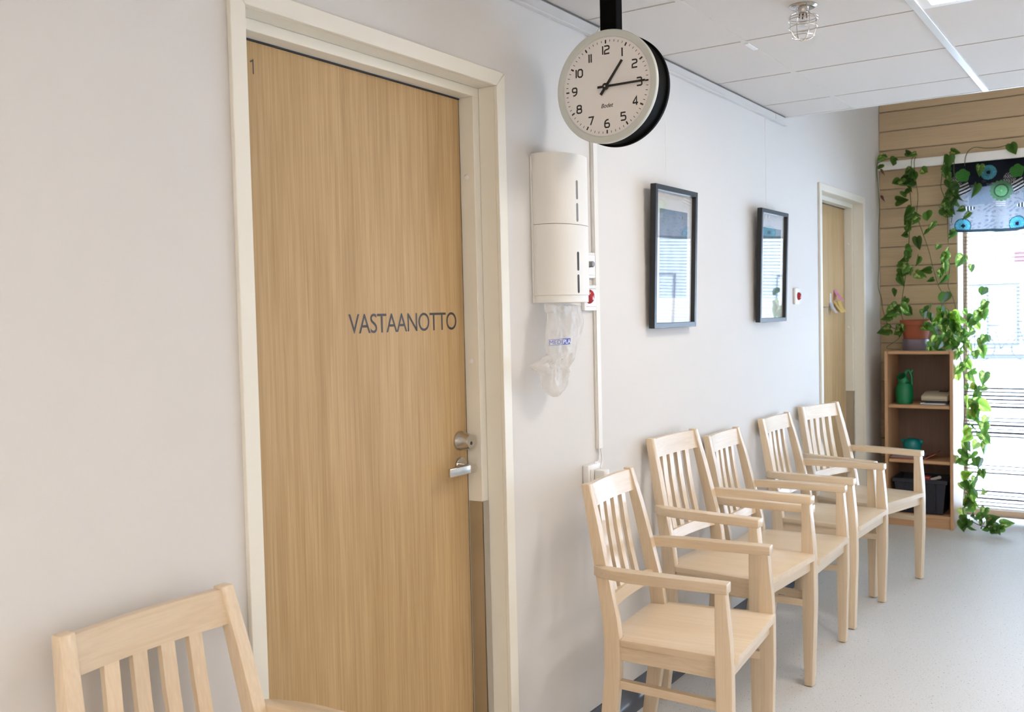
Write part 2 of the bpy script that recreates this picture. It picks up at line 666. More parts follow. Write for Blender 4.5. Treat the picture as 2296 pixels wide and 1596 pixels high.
# ---- suspended ceiling
ceil = struct(obj('ceiling', box(0, XR, YN, CEND - .004, CZ + .0018, CZ + .05), 'groove'), 'white suspended ceiling of square tiles')
BX = [.337 + .602 * i for i in range(7)]
CY = [4.622 - .577 * i for i in range(13)]
xs = [-.265] + BX + [XR + .3]
ys = [CEND + .2] + CY + [YN - .3]
LIGHTS = [(2, 3), (5, 3), (5, 8), (3, 10), (2, 12), (4, 12), (6, 12)]       # column, row of luminaire cells; only the first is seen, others added for light
skip = set()
for c_, r_ in LIGHTS:
    skip |= {(c_, r_)}
for i in range(len(xs) - 1):
    for j in range(len(ys) - 1):
        a, c = max(xs[i] + (.010 if i else 0), .012), min(xs[i + 1] - .010, XR)
        d, e = max(ys[j + 1] + .0065, YN), min(ys[j] - .0065, CEND - .012)
        if c - a < .03 or e - d < .03 or (i, j) in skip:
            continue
        obj('ceiling_tile', box(a, c, d, e, CZ, CZ + .0018, .0005), 'ceiling_tile', ceil)
for i, x in enumerate(BX):
    if x > XR: continue
    h = .0015 if i == 0 else .010
    wd = .0096 if i == 0 else .013
    obj('grid_bar', box(x - wd, x + wd, YN, CEND - .03, CZ - h, CZ + .0018, .001), 'ceiling_tile' if i == 0 else 'grid_metal', ceil)
    obj('bar_end', box(x - .010, x + .010, CEND - .03, CEND - .012, CZ - h * .6, CZ + .0018, .0008), 'steel', ceil)
# joint clip on the near bar
obj('joint_clip', box(BX[0] - .009, BX[0] + .009, 3.50, 3.60, CZ - .004, CZ, .001), 'white_metal', ceil)
obj('edge_profile', extrude_poly([(CEND - .012, CZ - .002), (CEND + .006, CZ - .002), (CEND + .006, CZ + .03), (CEND - .012, CZ + .03)], 'x', 0.0, XR, .001, 1), 'grid_metal', ceil)
struct(obj('ceiling_raised', box(-.2, XR + .15, CEND - .02, 7.3, 3.05, 3.1), 'wall_plain'))
struct(obj('trim_1', box(0, XR, CEND - .03, CEND, CZ + .052, 3.05), 'wall_plain'))

# picture rail below the ceiling
rail = empty('picture_rail', (0, 2.5, 2.36))
tag(rail, 'white picture rail running along the wall just under the ceiling', 'picture rail')
def childbox(name, parent, a, material, bev=.001, smooth=False):
    x0, x1, y0, y1, z0, z1 = a
    l = parent.matrix_world.translation if False else Vector(parent.location)
    return obj(name, box(x0 - l.x, x1 - l.x, y0 - l.y, y1 - l.y, z0 - l.z, z1 - l.z, bev), material, parent, smooth)
childbox('rail_strip', rail, (.0005, .014, YN + .01, 4.80, 2.361, 2.392), 'rail_paint')
childbox('rail_end', rail, (.0005, .015, 4.802, 4.962, 2.361, 2.392), 'rail_paint')
childbox('lower_lip', rail, (.0005, .020, YN + .01, 4.962, 2.354, 2.360), 'rail_paint')
childbox('shadow_strip', rail, (.0005, .010, YN + .01, 4.955, 2.3925, 2.3985), 'grey_plastic', 0)  # grey strip stands in for the shadow gap above the rail

# ---- ceiling luminaires
for n_, (ci, rj) in enumerate(LIGHTS):
    x0, x1 = xs[ci] + .013, xs[ci + 1] - .013
    y0, y1 = ys[rj + 1] + .003, ys[rj] - .003
    t = empty('ceiling_light', ((x0 + x1) / 2, (y0 + y1) / 2, CZ))
    tag(t, ['recessed square ceiling light panel at the top edge beside the wire cage', 'added unseen ceiling light panel in the right hand row, nearest the window',
            'added unseen ceiling light panel to the right of the viewer', 'added unseen ceiling light panel just behind the viewer',
            'added unseen ceiling light panel by the rear wall, left one', 'added unseen ceiling light panel by the rear wall, middle one',
            'added unseen ceiling light panel by the rear wall, right one'][n_],
        'ceiling light', 'recessed ceiling lights')
    hx, hy = (x1 - x0) / 2, (y1 - y0) / 2
    fb = bmesh.new()
    b_ = .03
    for a in ((-hx, hx, hy - b_, hy), (-hx, hx, -hy, -hy + b_), (-hx, -hx + b_, -hy + b_, hy - b_), (hx - b_, hx, -hy + b_, hy - b_)):
        box(a[0], a[1], a[2], a[3], -.003, .0016, .0006, fb)
    obj('frame', fb, 'white_metal', t)
    obj('diffuser', box(-hx + b_, hx - b_, -hy + b_, hy - b_, -.0012, .0014), 'lamp_diffuser', t)


for xx, lb_ in ((1.1, 'added unseen ceiling light in the raised bay above the plant'), (3.1, 'added unseen ceiling light in the raised bay farther right')):
    t = empty('ceiling_light', (xx, 6.0, 3.05))  # unseen light, added to brighten the planks and wall under the raised bay
    tag(t, lb_, 'ceiling light', 'added raised bay lights')
    fb = bmesh.new()
    for a in ((-.3, .3, .27, .3), (-.3, .3, -.3, -.27), (-.3, -.27, -.27, .27), (.27, .3, -.27, .27)):
        box(a[0], a[1], a[2], a[3], -.05, -.0005, .001, fb)
    obj('frame', fb, 'white_metal', t)
    obj('diffuser', box(-.27, .27, -.27, .27, -.046, -.002), 'added_bay_diffuser', t)


# ------------------------------------------------------------------ doors
def door(dy, n, lettered):
    root = empty('door_%d' % n, (0, 1.885 + dy, 0))
    struct(root, 'oak veneer door in a cream painted frame' + (' lettered VASTAANOTTO' if lettered else ' beside the pot plant'))
    oy = 1.885

    def P(name, bm, material, parent=root, smooth=False):
        for v in bm.verts:
            v.co.y -= oy
        return obj(name, bm, material, parent, smooth)
    yl, yr, zt = 1.422, 2.348, 2.088
    # architrave, mitred, nearly flush with the jamb
    cw = .041
    g = .0006
    P('casing', extrude_poly([(yl - cw, 0), (yl, 0), (yl, zt - g), (yl - cw, zt + cw - g)], 'x', .0, .012, .0012, 1), 'frame_paint')
    P('casing', extrude_poly([(yr, 0), (yr + cw, 0), (yr + cw, zt + cw - g), (yr, zt - g)], 'x', .0, .012, .0012, 1), 'frame_paint')
    P('casing', extrude_poly([(yl, zt + g), (yr, zt + g), (yr + cw, zt + cw + g), (yl - cw, zt + cw + g)], 'x', .0, .012, .0012, 1), 'frame_paint')
    # jambs and head, stepped
    st = .029
    for s, y in ((1, yr), (-1, yl)):
        a, c = sorted((y + s * .0004, y + s * .0217))
        P('jamb', box(-.199, .0, a, c, 0, zt), 'frame_paint')
        a, c = sorted((y - s * st, y + s * .0))
        P('jamb_stop', box(-.199, -.054, a, c, .0, zt - .026, .0012), 'frame_paint')
        a, c = sorted((y - s * (st + .0022), y - s * (st + .0002)))
        gd = box(-.1005, -.0515, a, c, .012, .884, .0004)
        a, c = sorted((y - s * (st + .0022), y - s * .001))
        box(-.0538, -.0515, a, c, .012, .884, .0004, gd)
        P('steel_guard', gd, 'steel')
    P('head', box(-.199, .0, yl, yr, zt + .0004, zt + .0217), 'frame_paint')
    P('head_stop', box(-.199, -.054, yl, yr, zt - .026, zt, .0012), 'frame_paint')
    # dark line where first reveal meets the stop
    P('joint_bead', box(-.0545, -.0532, yr - .0008, yr + .0002, .012, zt - .001), 'groove')
    sl = bmesh.new()
    box(-.112, -.1015, yl + st + .0005, yr - st - .0005, zt - .0305, zt - .0265, bm=sl)
    box(-.112, -.104, yr - st - .003, yr - st - .0003, .012, zt - .0305, bm=sl)
    P('rubber_seal', sl, 'rubber_seal')
    leaf = P('door_leaf', box(-.143, -.103, yl + st + .003, yr - st - .003, .010, zt - .031, .001), 'oak_door')
    for zz in (1.832, 1.296):
        P('door_silencer', lathe([(.0085, 0), (.0085, .0015), (.006, .0035), (.001, .0042)], (-.082, yr - st, zz), (0, -1, 0), 14), 'white_plastic', smooth=True)
    return root, leaf, oy


d1, leaf1, oy = door(D1, 1, True)
d2, leaf2, _ = door(D2, 2, False)
fx = -.1025


def dpart(name, bm, material, smooth=True, parent=leaf1):
    for v in bm.verts:
        v.co.y -= oy
    return obj(name, bm, material, parent, smooth)


dpart('lettering', on_plane(text_mesh('VASTAANOTTO', .452, .0505, spacing=.93), (fx, 1.826, 1.3905), (0, 1, 0), (0, 0, 1)), 'door_ink', False)
nbm = bmesh.new()
ribbon([(0, .026), (.0085, .031), (.0085, .0)], .0032, nbm)
dpart('door_number', on_plane(nbm, (fx, 1.532, 1.984), (0, 1, 0), (0, 0, 1)), 'door_ink', False)
ly = 2.279
dpart('lock_cylinder', lathe([(.0285, 0), (.0285, .004), (.027, .006), (.0215, .040), (.0205, .0425), (.0001, .0425)], (-.103, ly, 1.066), (1, 0, 0), 32), 'chrome')
dpart('keyhole', lathe([(.0052, 0), (.0052, .0005), (.0001, .0005)], (-.0604, ly, 1.061), (1, 0, 0), 14), 'dark_slot')
dpart('handle_rose', lathe([(.026, 0), (.026, .006), (.024, .008), (.0001, .008)], (-.103, ly, .992), (1, 0, 0), 32), 'chrome')
dpart('handle_neck', lathe([(.0095, 0), (.0095, .030)], (-.097, ly, .990), (1, 0, 0), 18), 'chrome')
hp = [(-.078, ly + .012), (-.054, ly + .012), (-.051, ly - .02), (-.054, ly - .112), (-.064, ly - .112), (-.067, ly - .03), (-.074, ly - .012)]
dpart('door_handle', extrude_poly(hp, 'z', .977, 1.001, .0022, 2), 'chrome')

# sticky notes and small holder on the far door
def curl(name, p0, wid, hgt, lift, material, label, tilt=0, grp=True):
    """paper square stuck by its top edge, lower edge lifting off the door"""
    b = bmesh.new()
    n = 8
    prev = None
    for i in range(n + 1):
        t = i / n
        dx = lift * t ** 1.4
        zz = p0[2] - hgt * t * math.sqrt(max(.2, 1 - (lift / hgt) ** 2 * .6))
        dy = tilt * t
        a = b.verts.new((p0[0] + dx, p0[1] + dy, zz))
        c = b.verts.new((p0[0] + dx, p0[1] + wid + dy, zz))
        if prev: b.faces.new((prev[0], prev[1], c, a))
        prev = (a, c)
    r = bmesh.ops.solidify(b, geom=b.faces[:], thickness=.0004)
    o = obj(name, b, material, smooth=True)
    tag(o, label, 'sticky note', 'notes stuck on the far door' if grp else None)
    return o
fx2 = -.1022
curl('sticky_note', (fx2, 6.225, 1.536), .076, .076, .045, 'note_pink', 'pink sticky note curling off the far door, the topmost one')
curl('sticky_note', (fx2, 6.232, 1.462), .060, .076, .044, 'note_yellow', 'yellow sticky note on the far door, right of the white one')
curl('sticky_note', (fx2 + .0012, 6.30, 1.468), .078, .076, .034, 'note_yellow', 'yellow sticky note closest to the far door jamb')
curl('sticky_note', (fx2, 6.118, 1.462), .064, .074, .038, 'sticky_white', 'white sticky note on the far door, left of the yellow ones')
hd = empty('paper_holder', (fx2, 6.05, 1.43))
tag(hd, 'small metal paper holder on the far door beside the white note', 'holder')
obj('bar', box(0, .006, -.05, .08, -.002, .002, .0005), 'grey_plastic', hd)
for i in range(4):
    obj('wire', tube([(.003, -.03 + .03 * i, -.003), (.006, -.03 + .03 * i, -.05)], .0012, 5), 'steel', hd)
obj('paper_tab', box(0, .0006, .09, .118, -.01, .085), 'paper_white', hd)


# ------------------------------------------------------------------ chairs
def chair(label, pose, raise_=0.0, group='wooden armchairs along the wall'):
    x, y, r = pose
    # local x = forward (u), local y = lateral
    t = empty('armchair', (x, y, 0), -r)
    tag(t, label, 'chair', group)
    dz = raise_
    hs, ha, ht = .458 + dz, .673 + dz, .915 + dz

    def post(s):
        prof = [(0, -.445, -.406, .198), (.21, -.420, -.372, .207), (.35 + dz, -.405, -.354, .212), (.45 + dz, -.404, -.352, .213), (.52 + dz, -.410, -.361, .211),
                (.673 + dz, -.435, -.397, .203), (.79 + dz, -.457, -.424, .194), (.911 + dz, -.482, -.456, .184)]
        secs = []
        for z_, a, c, vo in prof:
            vi = vo - .030
            secs.append([(a, s * vi, z_), (c, s * vi, z_), (c, s * vo, z_), (a, s * vo, z_)])
        b = loft(secs)
        es = [e for e in b.edges if abs(e.verts[0].co.z - e.verts[1].co.z) > .02 or min(v.co.z for v in e.verts) > .9 + dz]
        bmesh.ops.bevel(b, geom=es, offset=.003, segments=2, affect='EDGES', profile=.5)
        return b
    glides = []
    for s in (-1, 1):
        lg = obj('rear_leg', post(s), 'birch_z', t, True)
        obj('glide', lathe([(.012, 0), (.012, .004)], (-.425, s * .181, -.0005), (0, 0, 1), 12), 'glide', lg)
    for s in (-1, 1):
        secs = []
        for z_, a, c in ((.004, -.046, -.014), (.30, -.049, -.004), (.44 + dz, -.050, -.003), (.52 + dz, -.050, -.008), (ha - .028, -.050, -.019)):
            secs.append([(a, s * .218, z_), (c, s * .218, z_), (c, s * .254, z_), (a, s * .254, z_)])
        b = loft(secs)
        es = [e for e in b.edges if abs(e.verts[0].co.z - e.verts[1].co.z) > .02]
        bmesh.ops.bevel(b, geom=es, offset=.003, segments=2, affect='EDGES', profile=.5)
        lg = obj('front_leg', b, 'birch_z', t, True)
        obj('glide', lathe([(.012, 0), (.012, .006)], (-.030, s * .236, -.0005), (0, 0, 1), 12), 'glide', lg)
    # seat with rounded front corners, notched between the rear posts
    n = 6
    pts = [(-.405, -.172), (-.352, -.172), (-.352, -.214)]
    rad = .022
    for sy, a0 in ((-1, -PI / 2), (1, 0)):
        cx, cy = .004 - rad, sy * (.232 - rad)
        for i in range(n + 1):
            a = a0 + PI / 2 * i / n
            pts.append((cx + rad * math.cos(a), cy + rad * math.sin(a)))
    pts += [(-.352, .214), (-.352, .172), (-.405, .172)]
    obj('seat', extrude_poly(pts, 'z', hs - .021, hs, .0035, 2), 'birch_x', t, True)
    # aprons
    zb, za = .392 + dz, hs - .021
    obj('apron', box(-.036, -.016, -.218, .218, zb, za, .001), 'birch_y', t)
    obj('apron', box(-.398, -.380, -.180, .180, zb, za, .001), 'birch_y', t)
    for s in (-1, 1):
        secs = []
        for u, v in ((-.36, .200), (-.05, .229)):
            secs.append([(u, s * (v - .020), zb), (u, s * v, zb), (u, s * v, za), (u, s * (v - .020), za)])
        obj('side_apron', loft(secs), 'birch_x', t)
        secs = []
        for u, v in ((-.372, .203), (-.048, .240)):
            secs.append([(u, s * (v - .022), .306), (u, s * v, .306), (u, s * v, .331), (u, s * (v - .022), .331)])
        obj('stretcher', loft(secs), 'birch_x', t)
    # armrests: straight, rear end curving in onto the post
    for s in (-1, 1):
        cl = [(-.432, .2075), (-.415, .214), (-.39, .222), (-.35, .230), (-.29, .235), (-.2, .237), (-.012, .238)]
        outer, inner = [], []
        for i, (u, v) in enumerate(cl):
            hw = .0215 if i > 2 else (.006, .012, .018)[i]
            outer.append((u, s * (v + hw)))
            inner.append((u, s * (v - hw)))
        obj('armrest', extrude_poly(outer + inner[::-1], 'z', ha - .030, ha, .0035, 2), 'birch_x', t, True)
    # curved rails and slats
    def uback(z_):
        return -.404 - (z_ - .45 - dz) * (.078 / .461)

    def rail_(name, z0, z1, half, off, sag=.013, th=.018):
        secs = []
        N = 12
        for i in range(N + 1):
            v = -half + 2 * half * i / N
            sg = sag * (1 - (v / half) ** 2)
            secs.append([(uback(z0) + off - sg, v, z0), (uback(z0) + off - sg + th, v, z0), (uback(z1) + off - sg + th, v, z1), (uback(z1) + off - sg, v, z1)])
        obj(name, loft(secs), 'birch_y', t, True)
    rail_('top_rail', .838 + dz, .906 + dz, .165, .006)
    rail_('lower_rail', .533 + dz, .570 + dz, .182, .014)
    for i in range(4):
        q = (i - 1.5) / 1.5
        secs = []
        for z_ in (.566 + dz, .66 + dz, .75 + dz, .842 + dz):
            k_ = (z_ - .55 - dz) / .3
            vc = q * (.096 - .007 * k_)
            sg = .013 * (1 - (vc / .165) ** 2)
            u0 = uback(z_) + .010 - sg - .006 * math.sin(PI * k_)
            hw = .0148
            dv = .0035 * q
            secs.append([(u0 + dv * 0, vc - hw, z_), (u0 + .013, vc - hw, z_), (u0 + .013, vc + hw, z_), (u0, vc + hw, z_)])
        b = loft(secs)
        obj('slat', b, 'birch_z', t)
    return t


chair('pale birch slat back armchair standing alone left of the oak door', (.529, 1.101, 0.0))
chair('pale birch armchair nearest the viewer in the row, pulled out from the wall', (.599, 2.795, -.085))
chair('pale birch armchair second in the row, taller seat and back than its neighbours', (.512, 3.41, .074), .051)
chair('pale birch armchair third in the row, between the tall chair and the gap', (.507, 3.968, -.006))
chair('pale birch armchair fourth in the row, just before the turned one', (.505, 4.632, .045))
chair('pale birch armchair turned at an angle at the far end of the row', (.522, 5.150, .270))


# ------------------------------------------------------------------ clock
CLK = Vector((.2417, 2.576, 2.092))
ck = empty('wall_clock', CLK)
tag(ck, 'round double sided clock hanging from the ceiling on a black square tube', 'clock')
RC = .165
ax = (0, 1, 0)
obj('case', lathe([(.148, .012), (.1585, .014), (.1585, .080), (.148, .082)], (0, 0, 0), ax, 72), 'black_gloss', ck, True)
obj('front_rim', lathe([(.1435, .006), (.1455, .000), (.148, -.001), (.163, .0005), (.165, .004), (.165, .013), (.158, .0155)], (0, 0, 0), ax, 96, caps=False), 'clock_rim', ck, True)
obj('rear_rim', lathe([(.158, .078), (.165, .081), (.165, .091), (.163, .094), (.1, .094)], (0, 0, 0), ax, 96, caps=False), 'black_gloss', ck, True)
dial = obj('dial', lathe([(.1455, .0065), (.1455, .0075)], (0, 0, 0), ax, 96), 'clock_dial', ck)
obj('rear_dial', lathe([(.1, .0930), (.1, .0936)], (0, 0, 0), ax, 64), 'clock_dial', ck)


DIG = {
    '0': ([[(.16, .05), (.44, .05), (.58, .22), (.58, .78), (.44, .95), (.16, .95), (.02, .78), (.02, .22)]], True),
    '1': ([[(.3, 0), (.3, 1)]], False),
    '2': ([[(.0, .95), (.42, .95), (.55, .88), (.58, .76), (.58, .66), (.52, .56), (.16, .48), (.05, .40), (.03, .28), (.03, .05), (.62, .05)]], False),
    '3': ([[(.0, .95), (.45, .95), (.56, .86), (.56, .62), (.46, .53), (.12, .53)], [(.40, .53), (.48, .52), (.59, .42), (.59, .15), (.47, .05), (.0, .05)]], False),
    '4': ([[(.46, 0), (.46, .98), (.03, .30)], [(.0, .27), (.64, .27)]], False),
    '5': ([[(.58, .95), (.06, .95), (.04, .56), (.42, .58), (.55, .52), (.59, .40), (.59, .20), (.52, .08), (.40, .05), (.0, .05)]], False),
    '6': ([[(.50, .95), (.30, .95), (.10, .80), (.03, .60), (.03, .18), (.14, .05), (.47, .05), (.58, .17), (.58, .42), (.47, .54), (.03, .54)]], False),
    '7': ([[(.0, .95), (.60, .95), (.52, .72), (.24, 0)]], False),
    '8': ([[(.17, .52), (.44, .52), (.56, .62), (.56, .85), (.44, .95), (.17, .95), (.05, .85), (.05, .62)], [(.15, .52), (.46, .52), (.59, .40), (.59, .16), (.46, .05), (.15, .05), (.02, .16), (.02, .40)]], True),
}
DIG['9'] = ([[(.6 - x, 1 - y) for x, y in DIG['6'][0][0]]], False)
cap = .0245
zf = .0062
for h in range(1, 13):
    s = str(h)
    a = PI / 2 - h * PI / 6
    rr = .1070 if h not in (10, 11) else .1045
    cx, cz = rr * math.cos(a), rr * math.sin(a)
    adv = [.26 if c == '1' else .74 for c in s]
    tot = sum(adv)
    xx = -tot / 2
    nb = bmesh.new()
    for c, ad in zip(s, adv):
        pls, cl = DIG[c]
        for p in pls:
            off = (ad - (.6 if c != '1' else .6)) / 2
            ribbon([((xx + off + q[0] * 1.0) * cap * 1.1 + cx, (q[1] - .5) * cap + cz) for q in p],   .0043, nb, cl)
        xx += ad
    obj('numeral', on_plane(nb, (0, zf, 0), (1, 0, 0), (0, 0, 1)), 'ink', dial)
tb = bmesh.new()
for i in range(60):
    a = i * PI / 30
    r0, r1, wd = (.1255, .1360, .0046) if i % 5 == 0 else (.1295, .1360, .0017)
    ribbon([(r0 * math.cos(a), r0 * math.sin(a)), (r1 * math.cos(a), r1 * math.sin(a))], wd, tb)
obj('minute_marks', on_plane(tb, (0, zf, 0), (1, 0, 0), (0, 0, 1)), 'ink', dial)
obj('maker_name', on_plane(text_mesh('Bodet', .040, .0125, shear=.3, bold=.012), (-.0185, zf, -.0605), (1, 0, 0), (0, 0, 1)), 'ink', dial)


def hand(name, ang, ln, tail, wd, yo):
    b = bmesh.new()
    d = Vector((math.sin(ang), math.cos(ang)))
    nn = Vector((d.y, -d.x))
    p = [nn * wd * .5 - d * tail, -nn * wd * .5 - d * tail, -nn * wd * .42 + d * ln, nn * wd * .42 + d * ln]
    lo = [(q.x, yo, q.y) for q in p]
    hi = [(q.x, yo - .0015, q.y) for q in p]
    return obj(name, loft([lo, hi]), 'ink', ck)


hand('hour_hand', math.radians(38), .088, .028, .0085, .003)
hand('minute_hand', math.radians(90), .128, .026, .0068, .000)
obj('hand_hub', lathe([(.0095, .003), (.0095, -.003), (.0001, -.0034)], (0, 0, 0), ax, 20), 'ink', ck, True)
obj('hub_pin', lathe([(.0028, -.003), (.0028, -.0048), (.0001, -.005)], (0, 0, 0), ax, 12), 'chrome', ck, True)
obj('hanging_tube', box(-.026, .028, .022, .062, .155, CZ - CLK.z - .003, .002), 'black_gloss', ck)
obj('ceiling_plate', box(-.05, .05, .0, .084, CZ - CLK.z - .006, CZ - CLK.z - .0005, .001), 'black_gloss', ck)


# ------------------------------------------------------------------ towel dispenser with bag
dp = empty('glove_dispenser', (0, 2.65, 1.46))
tag(dp, 'white double dispenser with curved front and dark slots, mounted beside the door', 'dispenser')
DY0, DY1, DD = 2.536, 2.766, .105


def dprof(k0, inset=0.0, n=48):
    """plan outline of the curved cover"""
    pts = [(.002, DY0 + inset - 2.65)]
    for i in range(n + 1):
        a = PI * i / n
        yy = -math.cos(a)
        xx = math.sin(a) ** .62
        pts.append((.018 + (DD - .018 - inset) * xx, (DY0 + DY1) / 2 - 2.65 + (DY1 - DY0 - 2 * inset) / 2 * yy))
    pts.append((.002, DY1 - inset - 2.65))
    return pts


obj('lower_cover', extrude_poly(dprof(0), 'z', .026, .2415, .0015, 1), 'cream_plastic', dp, True)
obj('upper_cover', extrude_poly(dprof(0), 'z', .2430, .458, .0015, 1), 'cream_plastic', dp, True)
obj('bottom_tray', extrude_poly(dprof(0, .003), 'z', .004, .0255, .001, 1), 'cream_plastic', dp, True)
obj('back_plate', box(.0008, .006, DY0 - 2.65 - .005, DY1 - 2.65 + .004, .003, .452, .0008), 'cream_plastic', dp)


def on_cover(px, py):
    """first hit of the pixel ray on the curved cover"""
    pr = dprof(0)
    best = None
    d = ray(px, py)
    for (xa, ya), (xb, yb) in zip(pr, pr[1:]):
        ya += 2.65
        yb += 2.65
        ex, ey = xb - xa, yb - ya
        den = d.x * ey - d.y * ex
        if abs(den) < 1e-9: continue
        tt = ((xa - CAM.x) * ey - (ya - CAM.y) * ex) / den
        uu = ((xa - CAM.x) * d.y - (ya - CAM.y) * d.x) / den
        if tt > 0 and 0 <= uu <= 1 and (best is None or tt < best[0]):
            best = (tt, Vector((ey, -ex, 0)).normalized())
    if best is None: return None
    return CAM + d * best[0], best[1]


for py0, py1, dark in ((404, 447, 'grey_plastic'), (455, 497, 'grey_plastic'), (564, 607, 'dark_slot'), (615, 657, 'dark_slot')):
    pxm = 1293 + (py0 - 404) * .018
    hit = on_cover(pxm, py0)
    hit2 = on_cover(pxm + 1, py1)
    if not hit or not hit2: continue
    c, nrm = hit
    c2, _n = hit2
    if nrm.x < 0: nrm = -nrm
    ex = Vector((0, 0, 1)).cross(nrm)
    hgt = c.z - c2.z
    cc = Vector((c.x, c.y, (c.z + c2.z) / 2)) - Vector((0, 2.65, 1.46))
    b = bmesh.new()
    rr = .0050
    pts = []
    for i in range(9):
        a = PI * i / 8
        pts.append((rr * math.cos(a), hgt / 2 - rr + rr * math.sin(a)))
    for i in range(9):
        a = PI + PI * i / 8
        pts.append((rr * math.cos(a), -hgt / 2 + rr + rr * math.sin(a)))
    f0 = [cc + ex * p[0] + Vector((0, 0, p[1])) - nrm * .004 for p in pts]
    f1 = [cc + ex * p[0] + Vector((0, 0, p[1])) + nrm * .0006 for p in pts]
    obj('slot_window', loft([f0, f1]), dark, dp)
obj('cover_screw', lathe([(.003, 0), (.003, .001)], (.055, DY1 - 2.65 - .012, .016), (1, .6, 0), 10), 'chrome', dp, True)

# hanging plastic bag: outline traced, crumpled hollow sheet
out = [(1222, 680), (1223, 698), (1229, 701), (1228, 724), (1223, 748), (1224, 772), (1228, 795), (1218, 800), (1212, 808), (1200, 813), (1187, 819), (1193, 827), (1202, 832), (1212, 842),
       (1214, 858), (1221, 874), (1232, 886), (1242, 891), (1252, 888), (1262, 876), (1270, 858), (1272, 835), (1276, 822), (1284, 806), (1290, 784), (1298, 760), (1306, 735), (1307, 715), (1301, 702), (1303, 684)]
BX0 = .06
OP = [at_x(p[0], p[1], BX0) for p in out]
cy_ = sum(p.y for p in OP) / len(OP)
cz_ = sum(p.z for p in OP) / len(OP)
rb = random.Random(3)


def bag_sheet(side):
    """scanline-filled sheet with bulge and creases"""
    b = bmesh.new()
    zs = np.linspace(max(p.z for p in OP) - .0005, min(p.z for p in OP) + .0015, 70)
    rows = []
    for z_ in zs:
        cr = []
        for p, q in zip(OP, OP[1:] + OP[:1]):
            if (p.z - z_) * (q.z - z_) < 0:
                t_ = (z_ - p.z) / (q.z - p.z)
                cr.append(p.y + (q.y - p.y) * t_)
        if len(cr) < 2:
            cr = rows[-1][1:3] if rows else [cy_ - .05, cy_ + .05]
        rows.append((z_, min(cr), max(cr)))
    N = 40
    grid = []
    for z_, y0, y1 in rows:
        line = []
        for i in range(N + 1):
            s_ = i / N
            yy = y0 + (y1 - y0) * s_
            bul = math.sqrt(max(0, 1 - (2 * s_ - 1) ** 2))
            cre = .010 * (noise.noise(Vector((yy * 22, z_ * 14, side * 3))) + .55 * noise.noise(Vector((yy * 55 + 3, z_ * 38, side))) + .35 * abs(noise.noise(Vector((yy * 95, z_ * 70, 5)))))
            low = max(0, 1 - abs(z_ - 1.265) / .05)
            cre *= (.7 + 1.5 * low)
            th = .018 * min(1, (y1 - y0) / .1)
            line.append(b.verts.new((BX0 + side * bul * (th + cre), yy, z_)))
        grid.append(line)
    for a, c in zip(grid, grid[1:]):
        for i in range(N):
            b.faces.new((a[i], a[i + 1], c[i + 1], c[i]))
    return b


bagm = bag_sheet(1)
merge(bagm, bag_sheet(-1))
bmesh.ops.remove_doubles(bagm, verts=bagm.verts, dist=1e-5)
bag = obj('plastic_bag', bagm, 'plastic_film', smooth=True)
tag(bag, 'crumpled clear plastic bag hanging out under the white dispenser', 'plastic bag')
# printed band MEDI / PLA following the front of the bag
bx = BX0 + .0310
p0 = at_x(1230.5, 775, bx)
p1 = at_x(1279, 771, bx)
eu = (p1 - p0)
LW = eu.length
eu.normalize()
ev = Vector((0, 0, 1))
hh = .0225 * .78
lb = bmesh.new()
fr = LW * .66
ribbon([(0, 0), (fr, 0), (fr, hh), (0, hh)], .0012, lb, True)
v = [lb.verts.new(p) for p in ((fr, -.0006, 0), (LW, -.0006, 0), (LW + .002, hh + .0006, 0), (fr, hh + .0006, 0))]
lb.faces.new(v)
tm = text_mesh('MEDI', fr * .90, hh * .72)
merge(lb, tm, Matrix.Translation((fr * .05, hh * .14, 0)))
obj('printed_band', on_plane(lb, p0, eu, ev), 'blue_ink', bag)
tm = text_mesh('PLA', (LW - fr) * .97, hh * .72)
obj('printed_letters', on_plane(tm, p0 + eu * (fr + .0015) + ev * hh * .14 + Vector((.0004, 0, 0)), eu, ev), 'white_ink', bag)


# ------------------------------------------------------------------ wall fittings
def plate(name, y0, y1, z0, z1, d, label, cat):
    t = empty(name, (0, (y0 + y1) / 2, (z0 + z1) / 2))
    tag(t, label, cat)
    hy, hz = (y1 - y0) / 2, (z1 - z0) / 2
    obj('cover_plate', box(.0005, d, -hy, hy, -hz, hz, .003, seg=2), 'white_plastic', t, True)
    return t, hy, hz


t, hy, hz = plate('dimmer_switch', 2.838, 2.922, 1.546, 1.632, .011, 'white dimmer switch with grey knob, partly behind the dispenser', 'light switch')
obj('rocker', box(.0112, .0145, -.030, .030, -.034, .034, .0015), 'white_plastic', t, True)
obj('knob', lathe([(.0105, 0), (.010, .016), (.008, .018), (.0001, .018)], (.0145, -.014, .002), (1, 0, 0), 20), 'grey_plastic', t, True)
t, hy, hz = plate('alarm_button', 2.834, 2.919, 1.437, 1.523, .013, 'white wall plate with large red button just under the dimmer switch', 'alarm button')
obj('button', lathe([(.024, 0), (.0235, .004), (.019, .010), (.010, .0145), (.0001, .0155)], (.013, -.010, .004), (1, 0, 0), 26), 'red_plastic', t, True)
obj('red_line', box(.0131, .0133, -.030, .036, -.030, -.0288), 'red_plastic', t)
obj('grey_line', box(.0131, .0133, -.030, .036, .030, .0312), 'grey_plastic', t)
t, hy, hz = plate('alarm_button', 5.084, 5.168, 1.449, 1.534, .013, 'white wall plate with red button between the second picture and far door', 'alarm button')
obj('button', lathe([(.021, 0), (.0205, .005), (.015, .012), (.0001, .016)], (.013, .006, .0), (1, 0, 0), 22), 'red_plastic', t, True)

